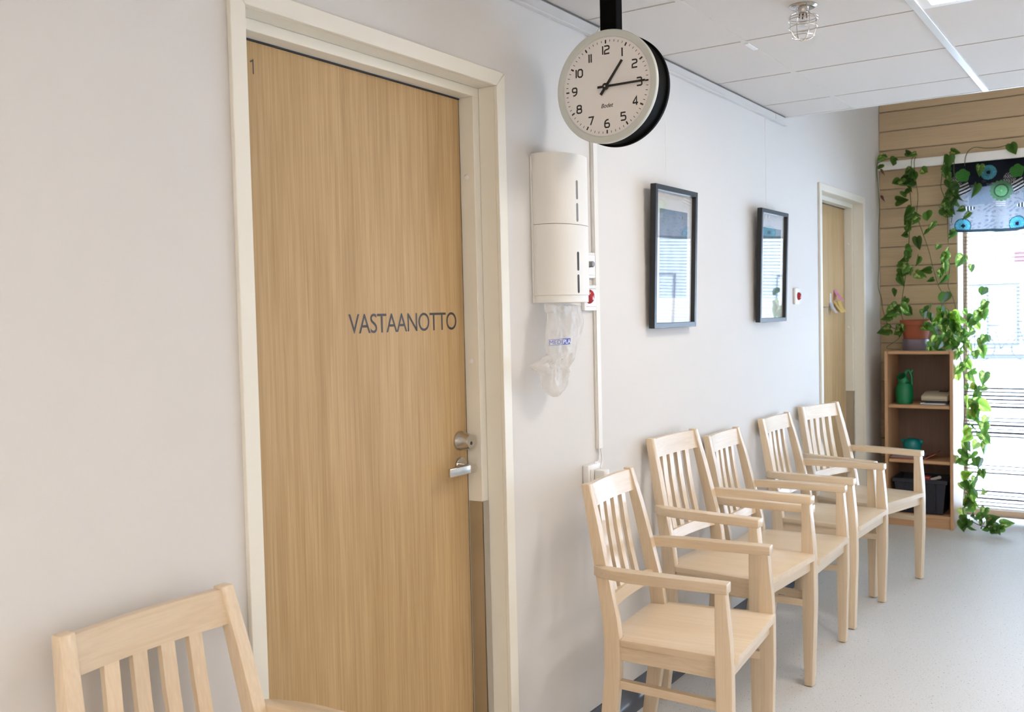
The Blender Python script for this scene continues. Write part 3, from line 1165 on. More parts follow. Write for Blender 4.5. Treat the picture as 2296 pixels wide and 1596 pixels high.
tr = empty('cable_trunking', (0, 2.930, 1.6))
tag(tr, 'thin cream plastic cable duct running down the wall behind the clock', 'cable duct')
childbox('duct_base', tr, (.0005, .009, 2.912, 2.944, .967, 2.352), 'cream_plastic')
childbox('duct_cover', tr, (.009, .013, 2.9145, 2.9415, .967, 2.350), 'cream_plastic')
so = empty('power_socket', (0, 2.862, .880))
tag(so, 'white wall socket with plugged in charger behind the nearest chair of the row', 'socket')
obj('socket_plate', box(.0005, .022, -.043, .043, -.043, .043, .003, seg=2), 'white_plastic', so, True)
obj('socket_insert', box(.022, .026, -.028, .028, -.028, .028, .002), 'white_plastic', so, True)
plug = empty('plug_adapter', (.026, 2.872, .885))
tag(plug, 'small white ribbed plug in the wall socket with cable going up', 'plug')
obj('plug_body', box(0.0005, .038, -.019, .019, -.02, .02, .004, seg=2), 'white_plastic', plug, True)
for i in range(6):
    obj('rib', box(.006 + i * .005, .0085 + i * .005, .019, .0215, -.015, .017, .0004), 'white_plastic', plug)
cp = [(.008, 2.934, .968), (.012, 2.934, .94), (.016, 2.928, .925), (.024, 2.905, .908), (.036, 2.885, .905)]
cb = obj('charger_cable', tube(smooth_path(cp), .0028, 8), 'white_plastic', smooth=True)
tag(cb, 'short white cable from the duct down to the plug', 'cable')
cp = [(.008, 2.922, .968), (.010, 2.922, .945), (.010, 2.912, .925), (.008, 2.888, .9235)]
cb = obj('socket_cable', tube(smooth_path(cp), .0028, 8), 'white_plastic', smooth=True)
tag(cb, 'white cable from the duct end into the top of the wall socket', 'cable')
cp = [(.016, 2.932, 2.352), (.022, 2.938, 2.366), (.03, 2.952, 2.384), (.032, 2.957, 2.3975)]
cb = obj('ceiling_cable', tube(smooth_path(cp), .0042, 8), 'white_plastic', smooth=True)
tag(cb, 'short white cable dropping from the ceiling into the cable duct', 'cable')


# ------------------------------------------------------------------ framed pictures
def picture(y0, label, tone):
    Wd, Hh, Dp, fw = .392, .536, .023, .019
    z0 = 1.366
    tilt = math.atan2(.016, Hh)
    t = empty('framed_picture', (.014, y0, z0))
    t.rotation_euler = (0, tilt, 0)
    tag(t, label, 'picture', 'framed pictures hung on wires')
    fb = []
    for name, pts in (('frame_side', [(0, 0), (fw, fw), (fw, Hh - fw), (0, Hh)]), ('frame_side', [(Wd, 0), (Wd, Hh), (Wd - fw, Hh - fw), (Wd - fw, fw)]),
                      ('frame_bottom', [(0, 0), (Wd, 0), (Wd - fw, fw), (fw, fw)]), ('frame_top', [(0, Hh), (fw, Hh - fw), (Wd - fw, Hh - fw), (Wd, Hh)])):
        obj(name, extrude_poly(pts, 'x', 0, Dp, .0008, 1), 'black_frame', t)
    obj('back_board', box(.002, .006, fw - .004, Wd - fw + .004, fw - .004, Hh - fw + .004), 'mat_board', t)
    obj('print', box(.0061, .0066, fw + .052, Wd - fw - .045, .115, Hh - .085), tone, t)
    obj('glass', box(.0105, .0125, fw - .002, Wd - fw + .002, fw - .002, Hh - fw + .002), 'picture_glass', t)
    wr = obj('hanging_wire', tube([(.004, y0 + Wd * .48, z0 + Hh * .88), (.008, y0 + Wd * .48, z0 + Hh + .06), (.007, y0 + Wd * .48, 2.354)], .0007, 5), 'white_plastic')
    tag(wr, 'thin nylon wire above the ' + ('first' if y0 < 4 else 'second') + ' framed picture', 'wire', 'picture wires')


mat('print_blue', (.16, .19, .24, 1), .6, var=.5, vscale=14)
mat('print_teal', (.10, .15, .15, 1), .6, var=.6, vscale=12)
picture(3.317, 'black framed picture under glass nearer the clock, larger in view', 'print_blue')
picture(4.469, 'black framed picture under glass farther along, next to the red button', 'print_teal')


# ------------------------------------------------------------------ sprinkler in wire cage
sp = empty('caged_sprinkler', (.640, 3.185, CZ))
tag(sp, 'chrome ceiling sprinkler head inside a round wire cage', 'sprinkler')
obj('flange', lathe([(.044, 0), (.044, -.003), (.038, -.008), (.02, -.009), (.0001, -.009)], (0, 0, 0), (0, 0, 1), 32), 'chrome', sp, True)
obj('sprinkler_body', lathe([(.017, -.009), (.018, -.014), (.016, -.02), (.014, -.024)], (0, 0, 0), (0, 0, 1), 20), 'steel', sp, True)
for a in range(4):
    an = a * PI / 2 + .4
    obj('strut', tube([(.010 * math.cos(an), .010 * math.sin(an), -.022), (.012 * math.cos(an), .012 * math.sin(an), -.04)], .0025, 6), 'bulb_brass', sp)
obj('glass_bulb', lathe([(.006, -.024), (.012, -.032), (.0135, -.045), (.010, -.058), (.0001, -.066)], (0, 0, 0), (0, 0, 1), 18), 'bulb_glass', sp, True)
obj('deflector', lathe([(.0135, -.0655), (.0135, -.0665)], (0, 0, 0), (0, 0, 1), 18), 'steel', sp)
for zz, rr in ((-.038, .046), (-.046, .0455), (-.070, .0445), (-.098, .035)):
    obj('cage_ring', tube([(rr * math.cos(2 * PI * i / 28), rr * math.sin(2 * PI * i / 28), zz) for i in range(29)], .0013, 6), 'chrome', sp, True)
for a in range(4):
    an = a * PI / 2 + .75
    c_, s_ = math.cos(an), math.sin(an)
    pth = [(r_ * c_, r_ * s_, z_) for r_, z_ in ((.024, -.008), (.024, -.024), (.043, -.034), (.0435, -.070), (.038, -.088), (.030, -.100), (.015, -.108), (0, -.110))]
    obj('cage_wire', tube(smooth_path(pth, 3), .0013, 6), 'chrome', sp, True)


# ------------------------------------------------------------------ far window, blinds, valance
win = empty('window_1', (WX0, 7.20, 0))
struct(win, 'full height window with wooden frame and open blinds')


def wpart(name, a, material, parent=win, bev=.002):
    return obj(name, box(a[0] - WX0, a[1] - WX0, a[2] - 7.20, a[3] - 7.20, a[4], a[5], bev), material, parent)


wpart('reveal', (WX0 + .0, WX0 + .004, 6.995, 7.25, 0.002, WZ1), 'white_metal', bev=0)
wpart('reveal', (WX1 - .004, WX1, 6.995, 7.25, 0.002, WZ1), 'white_metal', bev=0)
wpart('reveal_head', (WX0 + .004, WX1 - .004, 6.995, 7.25, WZ1 - .004, WZ1), 'white_metal', bev=0)
mull = [WX0 + .004, 1.40, 2.32, 3.23, WX1 - .004]
wpart('frame_bottom', (WX0 + .004, WX1 - .004, 7.20, 7.26, .002, .050), 'window_wood')
wpart('frame_head', (WX0 + .004, WX1 - .004, 7.20, 7.26, WZ1 - .054, WZ1 - .004), 'window_wood')
for i, x in enumerate(mull):
    x0 = x if i == 0 else (x - .03 if i < 4 else x - .024)
    x1 = x + .024 if i == 0 else (x + .03 if i < 4 else x)
    wpart('frame_post', (x0, x1, 7.20, 7.26, .050, WZ1 - .054), 'window_wood')
for i in range(4):
    wpart('pane', (mull[i] + .02, mull[i + 1] - .02, 7.228, 7.234, .045, WZ1 - .05), 'clear_glass', bev=0)

bl = empty('venetian_blind', (WX0, 7.12, 0))
tag(bl, 'pale venetian blind with open horizontal slats in the end window', 'blind')
x0, x1 = WX0 + .02, WX1 - .02
sm = None
zb = .085
i = 0
while zb < WZ1 - .05:
    if sm is None:
        b = bmesh.new()
        pr = [(-.0125, -.0012), (-.006, .0006), (0, .0012), (.006, .0006), (.0125, -.0012)]
        loft([[(x, p[0], p[1]) for p in pr] for x in (x0 - WX0, x1 - WX0)], closed=False, caps=False, bm=b)
        s = obj('slat', b, 'blind_slat', bl, True)
        sm = s.data
    else:
        s = bpy.data.objects.new('slat', sm)
        COL.objects.link(s)
        s.parent = bl
    s.location = (0, 0, zb)
    # lower slats are unevenly twisted, room edge up; the rest hang level
    dep = math.degrees(math.atan2(CAM.z - zb, 7.0))
    band = any(a <= zb <= c for a, c in ((.08, .20), (.29, .36), (.55, .68), (.74, .88)))
    s.rotation_euler = (-math.radians(dep + random.uniform(16, 34) if band else (dep + random.uniform(1, 9) if zb < .9 else random.uniform(1, 5))), 0, 0)
    zb += .0245
    i += 1
obj('bottom_rail', box(x0 - WX0, x1 - WX0, -.013, .013, .060, .072, .002), 'white_metal', bl)
obj('head_rail', box(x0 - WX0, x1 - WX0, -.018, .018, WZ1 - .045, WZ1 - .008, .002), 'white_metal', bl)
for xx in (.12, .85, 1.6, 2.3):
    obj('lift_cord', tube([(xx, 0, .07), (xx, 0, WZ1 - .04)], .0008, 5), 'white_plastic', bl)

# curtain rail board
cr = empty('curtain_rail', (0, 6.93, 2.36))
tag(cr, 'long white curtain rail board across the timber wall above the window', 'curtain rail')
RT, RB = 2.396, 2.337
obj('rail_board', box(.012, 4.25, -.03, -.012, RB - 2.36, RT - 2.36, .006, seg=2), 'white_metal', cr, True)
for xx in (.10, 1.2, 2.4, 3.5):
    obj('bracket', box(xx, xx + .03, -.012, .058, -.012, .012, .001), 'white_metal', cr)

# printed valance
PXU = 0.0


def paint(X, Z):
    """fabric print: navy ground with painted backlight low down, petal rounds, ruled blobs, dots and stripes; X, Z in metres"""
    per = .316
    u = (X - .452) % per
    v = Z
    n = len(X)
    col = np.zeros((n, 3))
    rng = np.random.RandomState(2)
    # ground: printed navy, hatched and painted paler lower down for window light shining through
    hat = .5 + .5 * np.sin(v * 900 + 4 * np.sin(X * 40))
    g1 = np.array([.006, .012, .026])
    g2 = np.array([.46, .49, .55])
    gm = np.clip((2.20 - v) / .08 + .35 * np.sin(X * 55) * np.sin(v * 70), 0, 1)[:, None]
    col[:] = g1 * (1 - gm) + (g2 * (.55 + .45 * hat)[:, None]) * gm

    hk = (np.sin(X * 95 + 3 * np.sin(v * 60)) * np.sin(v * 120 + 2 * np.sin(X * 50)) > .35) & (np.sin(v * 1100 + 6 * np.sin(X * 30)) > -.3)
    col[hk & (v < 2.2)] = (.20, .23, .30)

    def disc(cu, cv, ru, rv=None):
        rv = rv or ru
        du = (u - cu + per / 2) % per - per / 2
        dv = v - cv
        return du, dv, np.sqrt((du / ru) ** 2 + (dv / rv) ** 2), np.arctan2(dv, du)

    def put(mask, c):
        col[mask] = c
    # pale panel
    du, dv, d, a = disc(.185, 2.125, .075, .06)
    put((np.abs(du) < .07) & (np.abs(dv) < .055), np.array([.24, .29, .37]))
    # striped patch, diagonal
    for cu, cv in ((.085, 2.175),):
        du, dv, d, a = disc(cu, cv, .050, .048)
        mk = (np.abs(du + .35 * dv) < .038) & (np.abs(dv - .45 * du) < .036)
        st = np.sin((dv - .45 * du) * 2 * PI / .022) > 0
        put(mk & st, (.72, .70, .70))
        put(mk & ~st, (.010, .010, .014))
    # dotted patch
    du, dv, d, a = disc(.036, 2.222, .036)
    mk = d < 1
    dots = (np.sin(du * 2 * PI / .013 + 1.5 * np.sin(dv * 250)) * np.sin(dv * 2 * PI / .0105) > .25)
    put(mk, (.010, .010, .014))
    put(mk & dots, (.66, .64, .66))
    # ruled green blob
    du, dv, d, a = disc(.078, 2.262, .042, .042)
    mk = d < 1 + .08 * np.sin(5 * a)
    ln = np.sin((dv - .25 * du) * 2 * PI / .0075) > -.2
    put(mk & ln, (.13, .52, .10))
    put(mk & ~ln, (.015, .06, .02))
    # green flower
    du, dv, d, a = disc(.304, 2.148, .066)
    put(d < .86 + .14 * np.abs(np.cos(8 * a)), (.12, .27, .14))
    put((d < .64), (.05, .09, .07))
    put((d < .52), (.22, .52, .24))
    put((d < .52) & (np.sin(du * 900) * np.sin(dv * 900) > .35), (.05, .16, .08))
    put(d < .10, (.26, .60, .26))
    # stalk stripes
    mk = (np.abs(du + .002) < .026) & (dv < -.060) & (dv > -.100)
    put(mk & (np.sin(dv * 2 * PI / .012) > 0), (.70, .68, .70))
    # white curl stripes
    du, dv, d, a = disc(.112, 2.048, .040, .014)
    mk = d < 1
    put(mk & (np.sin(du * 2 * PI / .019) > 0), (.72, .72, .74))
    put(mk & (np.sin(du * 2 * PI / .019) <= 0), (.02, .02, .03))
    # blue rounds
    for cu, cv, rr in ((.232, 2.266, .0470), (.078, 1.935, .0440)):
        du, dv, d, a = disc(cu, cv, rr)
        put(d < 1.10, (.008, .014, .026))
        put(d < 1.0, (.12, .46, .60))
        put((d < 1.0) & (d > .45) & (np.cos(a * 26) > .78), (.012, .07, .11))
        put((d < .52) & (np.cos(a * 26) > .1), (.015, .07, .10))
        put(d < .26, (.006, .010, .018))
    # hem
    put(v < 1.912, (.035, .06, .075))
    return col


vx = np.concatenate([np.arange(.452, 1.05, .0024), np.arange(1.05, 4.2, .008)])
vz = np.arange(1.893, 2.346, .0024)
GX, GZ = np.meshgrid(vx, vz, indexing='ij')
X, Zv = GX.ravel(), GZ.ravel()
drop = np.clip((2.35 - Zv) / .45, 0, 1)
Yv = 6.944 + (.010 + .012 * drop) * np.sin(X * 26 + .6 * np.sin(X * 7)) + .006 * drop * np.sin(X * 61)
Zw = Zv - .006 * drop * np.sin(X * 9 + 1) * (Zv < 2.2)
nx, nz = len(vx), len(vz)
idx = np.arange(nx * nz).reshape(nx, nz)
faces = np.stack([idx[:-1, :-1].ravel(), idx[1:, :-1].ravel(), idx[1:, 1:].ravel(), idx[:-1, 1:].ravel()], 1)
me = bpy.data.meshes.new('valance')
me.from_pydata(np.stack([X - .45, Yv - 6.93, Zw - 2.35], 1).tolist(), [], faces.tolist())
ca = me.color_attributes.new('print', 'FLOAT_COLOR', 'POINT')
cc = np.ones((len(X), 4))
cc[:, :3] = paint(X, Zv)
ca.data.foreach_set('color', cc.ravel())
me.materials.append(MATS['printed_fabric'])
for p in me.polygons: p.use_smooth = True
va = bpy.data.objects.new('valance', me)
COL.objects.link(va)
va.location = (.45, 6.93, 2.35)
tag(va, 'navy valance printed with blue rounds, green flowers and black and white stripes', 'curtain')


# ------------------------------------------------------------------ bookcase
BCX0, BCX1, BCY0, BCY1, BCH = .105, .518, 6.635, 6.965, 1.135
bc = empty('bookcase', (BCX0, BCY0, 0))
tag(bc, 'small open beech bookcase with three shelves in the corner by the window', 'bookcase')


def bpart(name, a, material='beech_x', bev=.0015):
    return obj(name, box(a[0] - BCX0, a[1] - BCX0, a[2] - BCY0, a[3] - BCY0, a[4], a[5], bev), material, bc)


bpart('side_panel', (BCX0, BCX0 + .019, BCY0, BCY1, 0, BCH), 'beech')
bpart('side_panel', (BCX1 - .019, BCX1, BCY0, BCY1, 0, BCH), 'beech')
bpart('top', (BCX0 + .019, BCX1 - .019, BCY0 + .001, BCY1, BCH - .020, BCH), 'beech_x', .005)
SH1, SH2, SH0 = .787, .432, .083
bpart('shelf', (BCX0 + .019, BCX1 - .019, BCY0 + .008, BCY1 - .006, SH1 - .021, SH1), 'beech_x', .005)
bpart('shelf', (BCX0 + .019, BCX1 - .019, BCY0 + .008, BCY1 - .006, SH2 - .021, SH2), 'beech_x', .005)
bpart('shelf', (BCX0 + .019, BCX1 - .019, BCY0 + .004, BCY1 - .006, SH0 - .020, SH0))
bpart('plinth', (BCX0 + .019, BCX1 - .019, BCY0 + .012, BCY0 + .030, 0, SH0 - .020))
bpart('back_panel', (BCX0 + .019, BCX1 - .019, BCY1 - .006, BCY1 - .001, .0, BCH - .020), 'shaded_back_board', 0)

# watering can
wc = empty('watering_can', (.205, 6.745, SH1))
tag(wc, 'green plastic watering jug with side opening on the upper bookcase shelf', 'watering can')
prof = [(.046, 0), (.050, .003), (.0545, .04), (.056, .075), (.054, .10), (.046, .122), (.036, .138)]
b = lathe(prof, (0, 0, 0), (0, 0, 1), 28, caps=False)
# slanted neck towards the viewer's left
secs = [ring((0, 0, .138), (0, 0, 1), .036, 28)]
for t_, r_ in ((.25, .0345), (.5, .033), (.8, .031), (1.0, .030)):
    c_ = Vector((-.014 * t_, -.016 * t_, .138 + .042 * t_))
    a_ = Vector((-.35 * t_, -1.0 * t_, 1)).normalized()
    secs.append(ring(c_, a_, r_, 28))
inner = [[p.lerp(sum(secs[-1], Vector()) / 28, .18) for p in secs[-1]]]
a_ = Vector((-.35, -1.0, 1)).normalized()
inner.append([p - a_ * .035 for p in inner[0]])
loft(secs + inner, caps=True, bm=b)
bmesh.ops.remove_doubles(b, verts=b.verts, dist=1e-4)
b.faces.new([v for v in b.verts if v.co.z < 1e-5][::-1]) if False else None
obj('can_body', b, 'can_green', wc, True)
obj('can_base', lathe([(.046, .0), (.046, .002)], (0, 0, 0), (0, 0, 1), 28), 'can_green', wc)
obj('mouth_shade', lathe([(.0225, 0), (.0225, .0015)], tuple(Vector((-.014, -.016, .180)) - a_ * .010), tuple(a_), 24), 'can_shade', wc)  # dark disc paints the shade inside the opening
hpth = smooth_path([(.0, .012, .170), (.006, .022, .205), (.020, .028, .214), (.036, .030, .190), (.040, .028, .150), (.040, .020, .110)], 5)
obj('can_handle', tube(hpth, .0095, 10), 'can_green', wc, True)
obj('handle_tip', tube([(.030, .030, .196), (.040, .032, .212), (.047, .033, .222)], [.010, .009, .007], 10), 'can_green', wc, True)

# desk device on magazines
mg = [('magazine', (.315, .475, 6.66, 6.86, SH1 + .0005, SH1 + .006), 'paper_grey', 'grey magazine at the bottom of the pile under the beige machine', 6),
      ('magazine', (.325, .475, 6.665, 6.855, SH1 + .0065, SH1 + .013), 'paper_white', 'white magazine second from the bottom under the beige machine', -5),
      ('ring_binder', (.345, .480, 6.68, 6.86, SH1 + .0135, SH1 + .028), 'folder_dark', 'thin dark folder lying under the beige machine', 0)]
for nm, a, mt, lbn, rot in mg:
    cx, cy = (a[0] + a[1]) / 2, (a[2] + a[3]) / 2
    o = obj(nm, box(a[0] - cx, a[1] - cx, a[2] - cy, a[3] - cy, 0, a[5] - a[4], .001), mt)
    o.location = (cx, cy, a[4])
    o.rotation_euler = (0, 0, math.radians(rot))
    tag(o, lbn, 'magazine' if nm == 'magazine' else 'folder')
ph = empty('desk_calculator', (.405, 6.765, SH1 + .0285))
ph.rotation_euler = (0, 0, math.radians(-4))
tag(ph, 'flat beige machine with dark display lying on the magazines', 'calculator')
obj('housing', extrude_poly([(-.085, .0), (.085, .0), (.085, .052), (.02, .050), (-.085, .030)], 'x', -.080, .080, .004, 2), 'beige_plastic', ph, True)
obj('display', box(-.0, .055, .025, .060, .0500, .0535, .001), 'display_dark', ph)
obj('seam', box(-.0665, .0665, -.0858, -.080, .008, .0095), 'display_dark', ph)

# teal bowl on papers
z_ = SH2
for nm, sx, sy, th, mt, lbn, rot in (('booklet', .195, .21, .006, 'paper_red', 'red booklet at the bottom of the pile on the middle shelf', 3),
                                     ('booklet', .19, .20, .006, 'paper_pink', 'pinkish booklet in the middle of the pile under the teal pot', -4),
                                     ('booklet', .185, .20, .005, 'paper_grey', 'grey booklet on top of the pile under the teal pot', 2)):
    o = obj(nm, box(-sx / 2, sx / 2, -sy / 2, sy / 2, 0, th, .0008), mt)
    o.location = (.233, 6.765, z_ + .0005)
    o.rotation_euler = (0, 0, math.radians(rot))
    z_ += th + .0006
    tag(o, lbn, 'booklet', 'booklets on the middle shelf')
o = obj('booklet', box(-.035, .035, -.09, .09, 0, .005, .0008), 'paper_red')
o.location = (.372, 6.775, SH2 + .0205)
o.rotation_euler = (0, -.5, 0)
tag(o, 'red booklet leaning half open at the right of the teal pot', 'booklet', 'booklets on the middle shelf')
tp = empty('ceramic_pot', (.254, 6.74, z_ + .0005))
tag(tp, 'squat glazed teal pot with two ear handles on the middle shelf', 'pot')
obj('pot_body', lathe([(.030, 0), (.038, .006), (.050, .030), (.057, .055), (.058, .075), (.053, .092), (.042, .103), (.026, .109), (.010, .111), (.0001, .111)], (0, 0, 0), (0, 0, 1), 32), 'teal_glaze', tp, True)
for s in (-1, 1):
    obj('ear', lathe([(.016, 0), (.015, .012), (.010, .020), (.0001, .023)], (s * .048, 0, .086), (s * .9, 0, .45), 16), 'teal_glaze', tp, True)

# crate on the bottom shelf
crt = empty('storage_crate', (.315, 6.775, SH0 + .0005))
tag(crt, 'dark navy plastic storage crate on the lowest bookcase shelf', 'crate')
W0, W1, L0, L1, HH = .135, .155, .105, .125, .225


def rect(hx, hy, z, n=0):
    return [(-hx, -hy, z), (hx, -hy, z), (hx, hy, z), (-hx, hy, z)]


b = loft([rect(W0 - .004, L0 - .004, .0), rect(W0, L0, .006), rect(W1, L1, HH - .03), rect(W1, L1, HH), rect(W1 - .006, L1 - .006, HH), rect(W1 - .006, L1 - .006, HH - .03), rect(W0 - .006, L0 - .006, .010)], caps=True)
obj('crate_body', b, 'crate_navy', crt)
b = loft([rect(W1 + .001, L1 + .001, HH - .026), rect(W1 + .010, L1 + .010, HH - .022), rect(W1 + .010, L1 + .010, HH + .001), rect(W1 - .004, L1 - .004, HH + .001), rect(W1 - .004, L1 - .004, HH - .020)], caps=False)
obj('crate_rim', b, 'crate_navy', crt)
for xx in (-.09, -.03, .03, .09):
    obj('rib', box(xx - .003, xx + .003, -L1 - .006, -L0 + .0, .012, HH - .028, .001), 'crate_navy', crt)
tr_ = empty('toy_block', (.345, 6.72, SH0 + .19))
tag(tr_, 'red toy lying on top of the things in the navy crate', 'toy')
obj('toy_body', box(-.022, .022, -.03, .03, .0, .05, .006, seg=2), 'toy_red', tr_, True)
tw = empty('toy_bone', (.395, 6.72, SH0 + .195))
tag(tw, 'small white toy poking out of the navy crate beside the red one', 'toy')
obj('toy_shaft', tube([(-.025, 0, .022), (.022, 0, .038)], .010, 10), 'toy_white', tw, True)
obj('toy_knob', lathe([(.001, -.012), (.010, -.008), (.013, 0), (.010, .008), (.001, .012)], (.026, 0, .040), (0, 0, 1), 14), 'toy_white', tw, True)
fill = obj('toy_heap', box(-.13, .13, -.10, .10, 0, .03, .01, seg=2), 'folder_dark')
fill.location = (.315, 6.775, SH0 + .155)
tag(fill, 'dark folded cloth filling the navy crate under the toys', 'cloth')


# ------------------------------------------------------------------ potted climbing plant
PX, PY, PZ = .268, 6.80, BCH
pp = empty('potted_vine', (PX, PY, PZ))
tag(pp, 'climbing pothos with heart shaped leaves in a terracotta pot on the bookcase', 'potted plant')


def ppart(name, bm, material, smooth=True):
    for v in bm.verts:
        v.co -= Vector((PX, PY, PZ))
    return obj(name, bm, material, pp, smooth)


ppart('outer_pot', lathe([(.080, 0), (.082, .004), (.083, .072), (.080, .074), (.078, .070), (.076, .006)], (PX, PY, PZ), (0, 0, 1), 36), 'cloudy_pot')
ppart('inner_pot', lathe([(.058, .008), (.074, .075), (.090, .165), (.097, .166), (.099, .197), (.097, .199), (.089, .199), (.086, .172)], (PX, PY, PZ), (0, 0, 1), 36, caps=True), 'terracotta')
ppart('soil', lathe([(.086, .182), (.05, .190), (.0001, .192)], (PX, PY, PZ), (0, 0, 1), 24), 'soil')


def leaf_mesh(k, n=7):
    """heart-shaped blade, stalk end at the origin, tip along -z, midrib fold, drooping tip"""
    rg = random.Random(k)
    b = bmesh.new()
    fold = rg.uniform(.12, .45)
    droop = rg.uniform(.1, .5)
    asym = rg.uniform(.9, 1.1)
    half = [(0.0, .0), (.13, .11), (.27, .10), (.375, 0.0), (.405, -.15), (.375, -.34), (.28, -.56), (.13, -.80), (.0, -1.06)]
    mid = [b.verts.new((0, 0, -i / 6)) for i in range(7)]
    mid[0].co = (0, 0, -.0)
    rows = {}
    for s in (-1, 1):
        rim = []
        for x, z in half[1:-1]:
            xx = x * s * (asym if s > 0 else 1)
            rim.append(b.verts.new((xx, fold * abs(x) - droop * max(0, -z) ** 2 * .5, z)))
        # fan the blade between midrib and rim
        order = [mid[0]] + rim + [mid[6]]
        mids = [mid[0], mid[0], mid[1], mid[1], mid[2], mid[3], mid[4], mid[5], mid[6]]
        for i in range(len(order) - 1):
            vs = []
            for vv in (mids[i], order[i], order[i + 1], mids[i + 1]):
                if vv not in vs: vs.append(vv)
            if len(vs) >= 3:
                try:
                    b.faces.new(vs)
                except ValueError:
                    pass
    for i, v in enumerate(mid):
        v.co.y = -droop * (i / 6) ** 2 * .5
    me = bpy.data.meshes.new('leaf')
    b.to_mesh(me)
    b.free()
    for p in me.polygons: p.use_smooth = True
    return me


LV = []
for k, mname in enumerate(('leaf_green', 'leaf_green', 'leaf_green', 'leaf_variegated', 'leaf_variegated', 'leaf_pale')):
    me_ = leaf_mesh(k)
    me_.materials.append(MATS[mname])
    LV.append(me_)
rl = random.Random(11)
NLEAF = 0


def leaf(p, size, variant=None, spin=None, tilt=None, face=None):
    """one blade hung at p; mostly facing the room"""
    global NLEAF
    if NLEAF >= 300: return
    NLEAF += 1
    me_ = LV[variant if variant is not None else rl.randrange(6)]
    o = bpy.data.objects.new('leaf', me_)
    COL.objects.link(o)
    o.parent = pp
    p = Vector(p)
    p.x = max(p.x, .045)
    o.location = p - Vector((PX, PY, PZ))
    o.scale = (size, size, size)
    o.rotation_euler = (tilt if tilt is not None else rl.uniform(-.7, .25), spin if spin is not None else rl.gauss(0, .75), face if face is not None else rl.gauss(0.1, .7))
    return o


def vine(px, Y, r=.0022, material='stem_green'):
    ys_ = Y if isinstance(Y, (list, tuple)) else [Y] * len(px)
    pts = [at_y(p[0], p[1], yy) for p, yy in zip(px, ys_)]
    pts = smooth_path(pts, 5)
    for q_ in pts: q_.x = max(q_.x, .006)
    ppart('stem', tube(pts, r, 6), material)
    return pts


def leaves_px(lst, Y, smin=.055, smax=.075, variants=None):
    for q in lst:
        px, py = q[0], q[1]
        s = (q[2] if len(q) > 2 else rl.uniform(smin, smax)) * 1.1
        c = at_y(px, py, Y + rl.uniform(-.03, .02))
        # q marks the middle of the blade, so lift the attachment by half a blade
        sp_ = q[3] if len(q) > 3 else rl.gauss(0, .7)
        a = c + Vector((math.sin(sp_) * s * .45, 0, math.cos(sp_) * s * .45))
        leaf(a, s, spin=sp_, variant=rl.choice(variants) if variants else None)


Yh = 6.88
# along the corner
vine([(2018, 742), (1992, 728), (1981, 700), (1976, 668), (1969, 640), (1971, 590), (1970, 520), (1972, 470), (1969, 420), (1966, 385), (1968, 362)], [6.80, 6.82, 6.86, 6.88] + [6.90] * 7, .0024)
vine([(1968, 366), (1985, 358), (2010, 353), (2030, 352), (2048, 349)], 6.886)
leaves_px([(1972, 357, .05, .9), (1981, 352, .045, -1.2), (2002, 364, .068, .5), (2040, 343, .05, -1.3), (2046, 347, .045, 1.2), (1964, 378, .05, .1)], 6.884, variants=[0, 1, 2, 3])
for q in ((1963, 392), (1977, 450)):
    c = at_y(q[0], q[1], 6.90)
    o = leaf(c + Vector((0, 0, .03)), .05, 0, .2, -.3, 1.2)
    o.data = o.data.copy()
    o.data.materials[0] = MATS['dry_brown']
# first hanging bunch
vine([(2050, 350), (2044, 358), (2043, 385), (2040, 420), (2043, 470), (2039, 520), (2037, 560), (2033, 600), (2027, 640), (2022, 675), (2019, 700), (2030, 728)], [6.89, 6.883, 6.885] + [6.88] * 6 + [6.86, 6.83, 6.80])
vine([(2054, 352), (2050, 362), (2052, 395), (2058, 440), (2056, 480), (2068, 520), (2082, 560), (2092, 600), (2104, 640), (2116, 672), (2090, 725)], [6.89, 6.883] + [6.885] * 7 + [6.85, 6.80])
leaves_px([(2036, 385), (2044, 392), (2030, 398), (2050, 396, .06), (2038, 410), (2028, 412), (2045, 405), (2008, 409, .062, 1.0), (2076, 384, .065, -1.0), (2035, 425), (2025, 448, .08), (2034, 432, .055),
           (2022, 440, .06, .6), (2036, 475, .07), (2044, 490, .065), (2052, 495, .06), (2034, 494, .06), (2040, 505, .06), (2048, 482, .05), (2035, 515, .05), (2024, 525, .06, 1.4), (2030, 516, .04), (2058, 545, .08, -.1), (2032, 556, .055, 1.2),
           (2038, 570, .07), (2026, 583, .05, 1.2), (2054, 585, .065, .5), (2022, 594, .05, -1.2), (2036, 580, .06), (2030, 604, .065), (2025, 612, .07), (2034, 600, .05), (2021, 631, .065, -.3), (2004, 657, .055, .5),
           (2041, 608, .05, .1), (2065, 617, .075, -1.1), (2077, 606, .06, -1.8 + 3.3), (2082, 487, .08, -.4), (2092, 510, .075, .1), (2079, 523, .055, -.2), (2026, 678, .065, .5), (2042, 700, .08, -1.0)], Yh, variants=[0, 1, 2, 3])
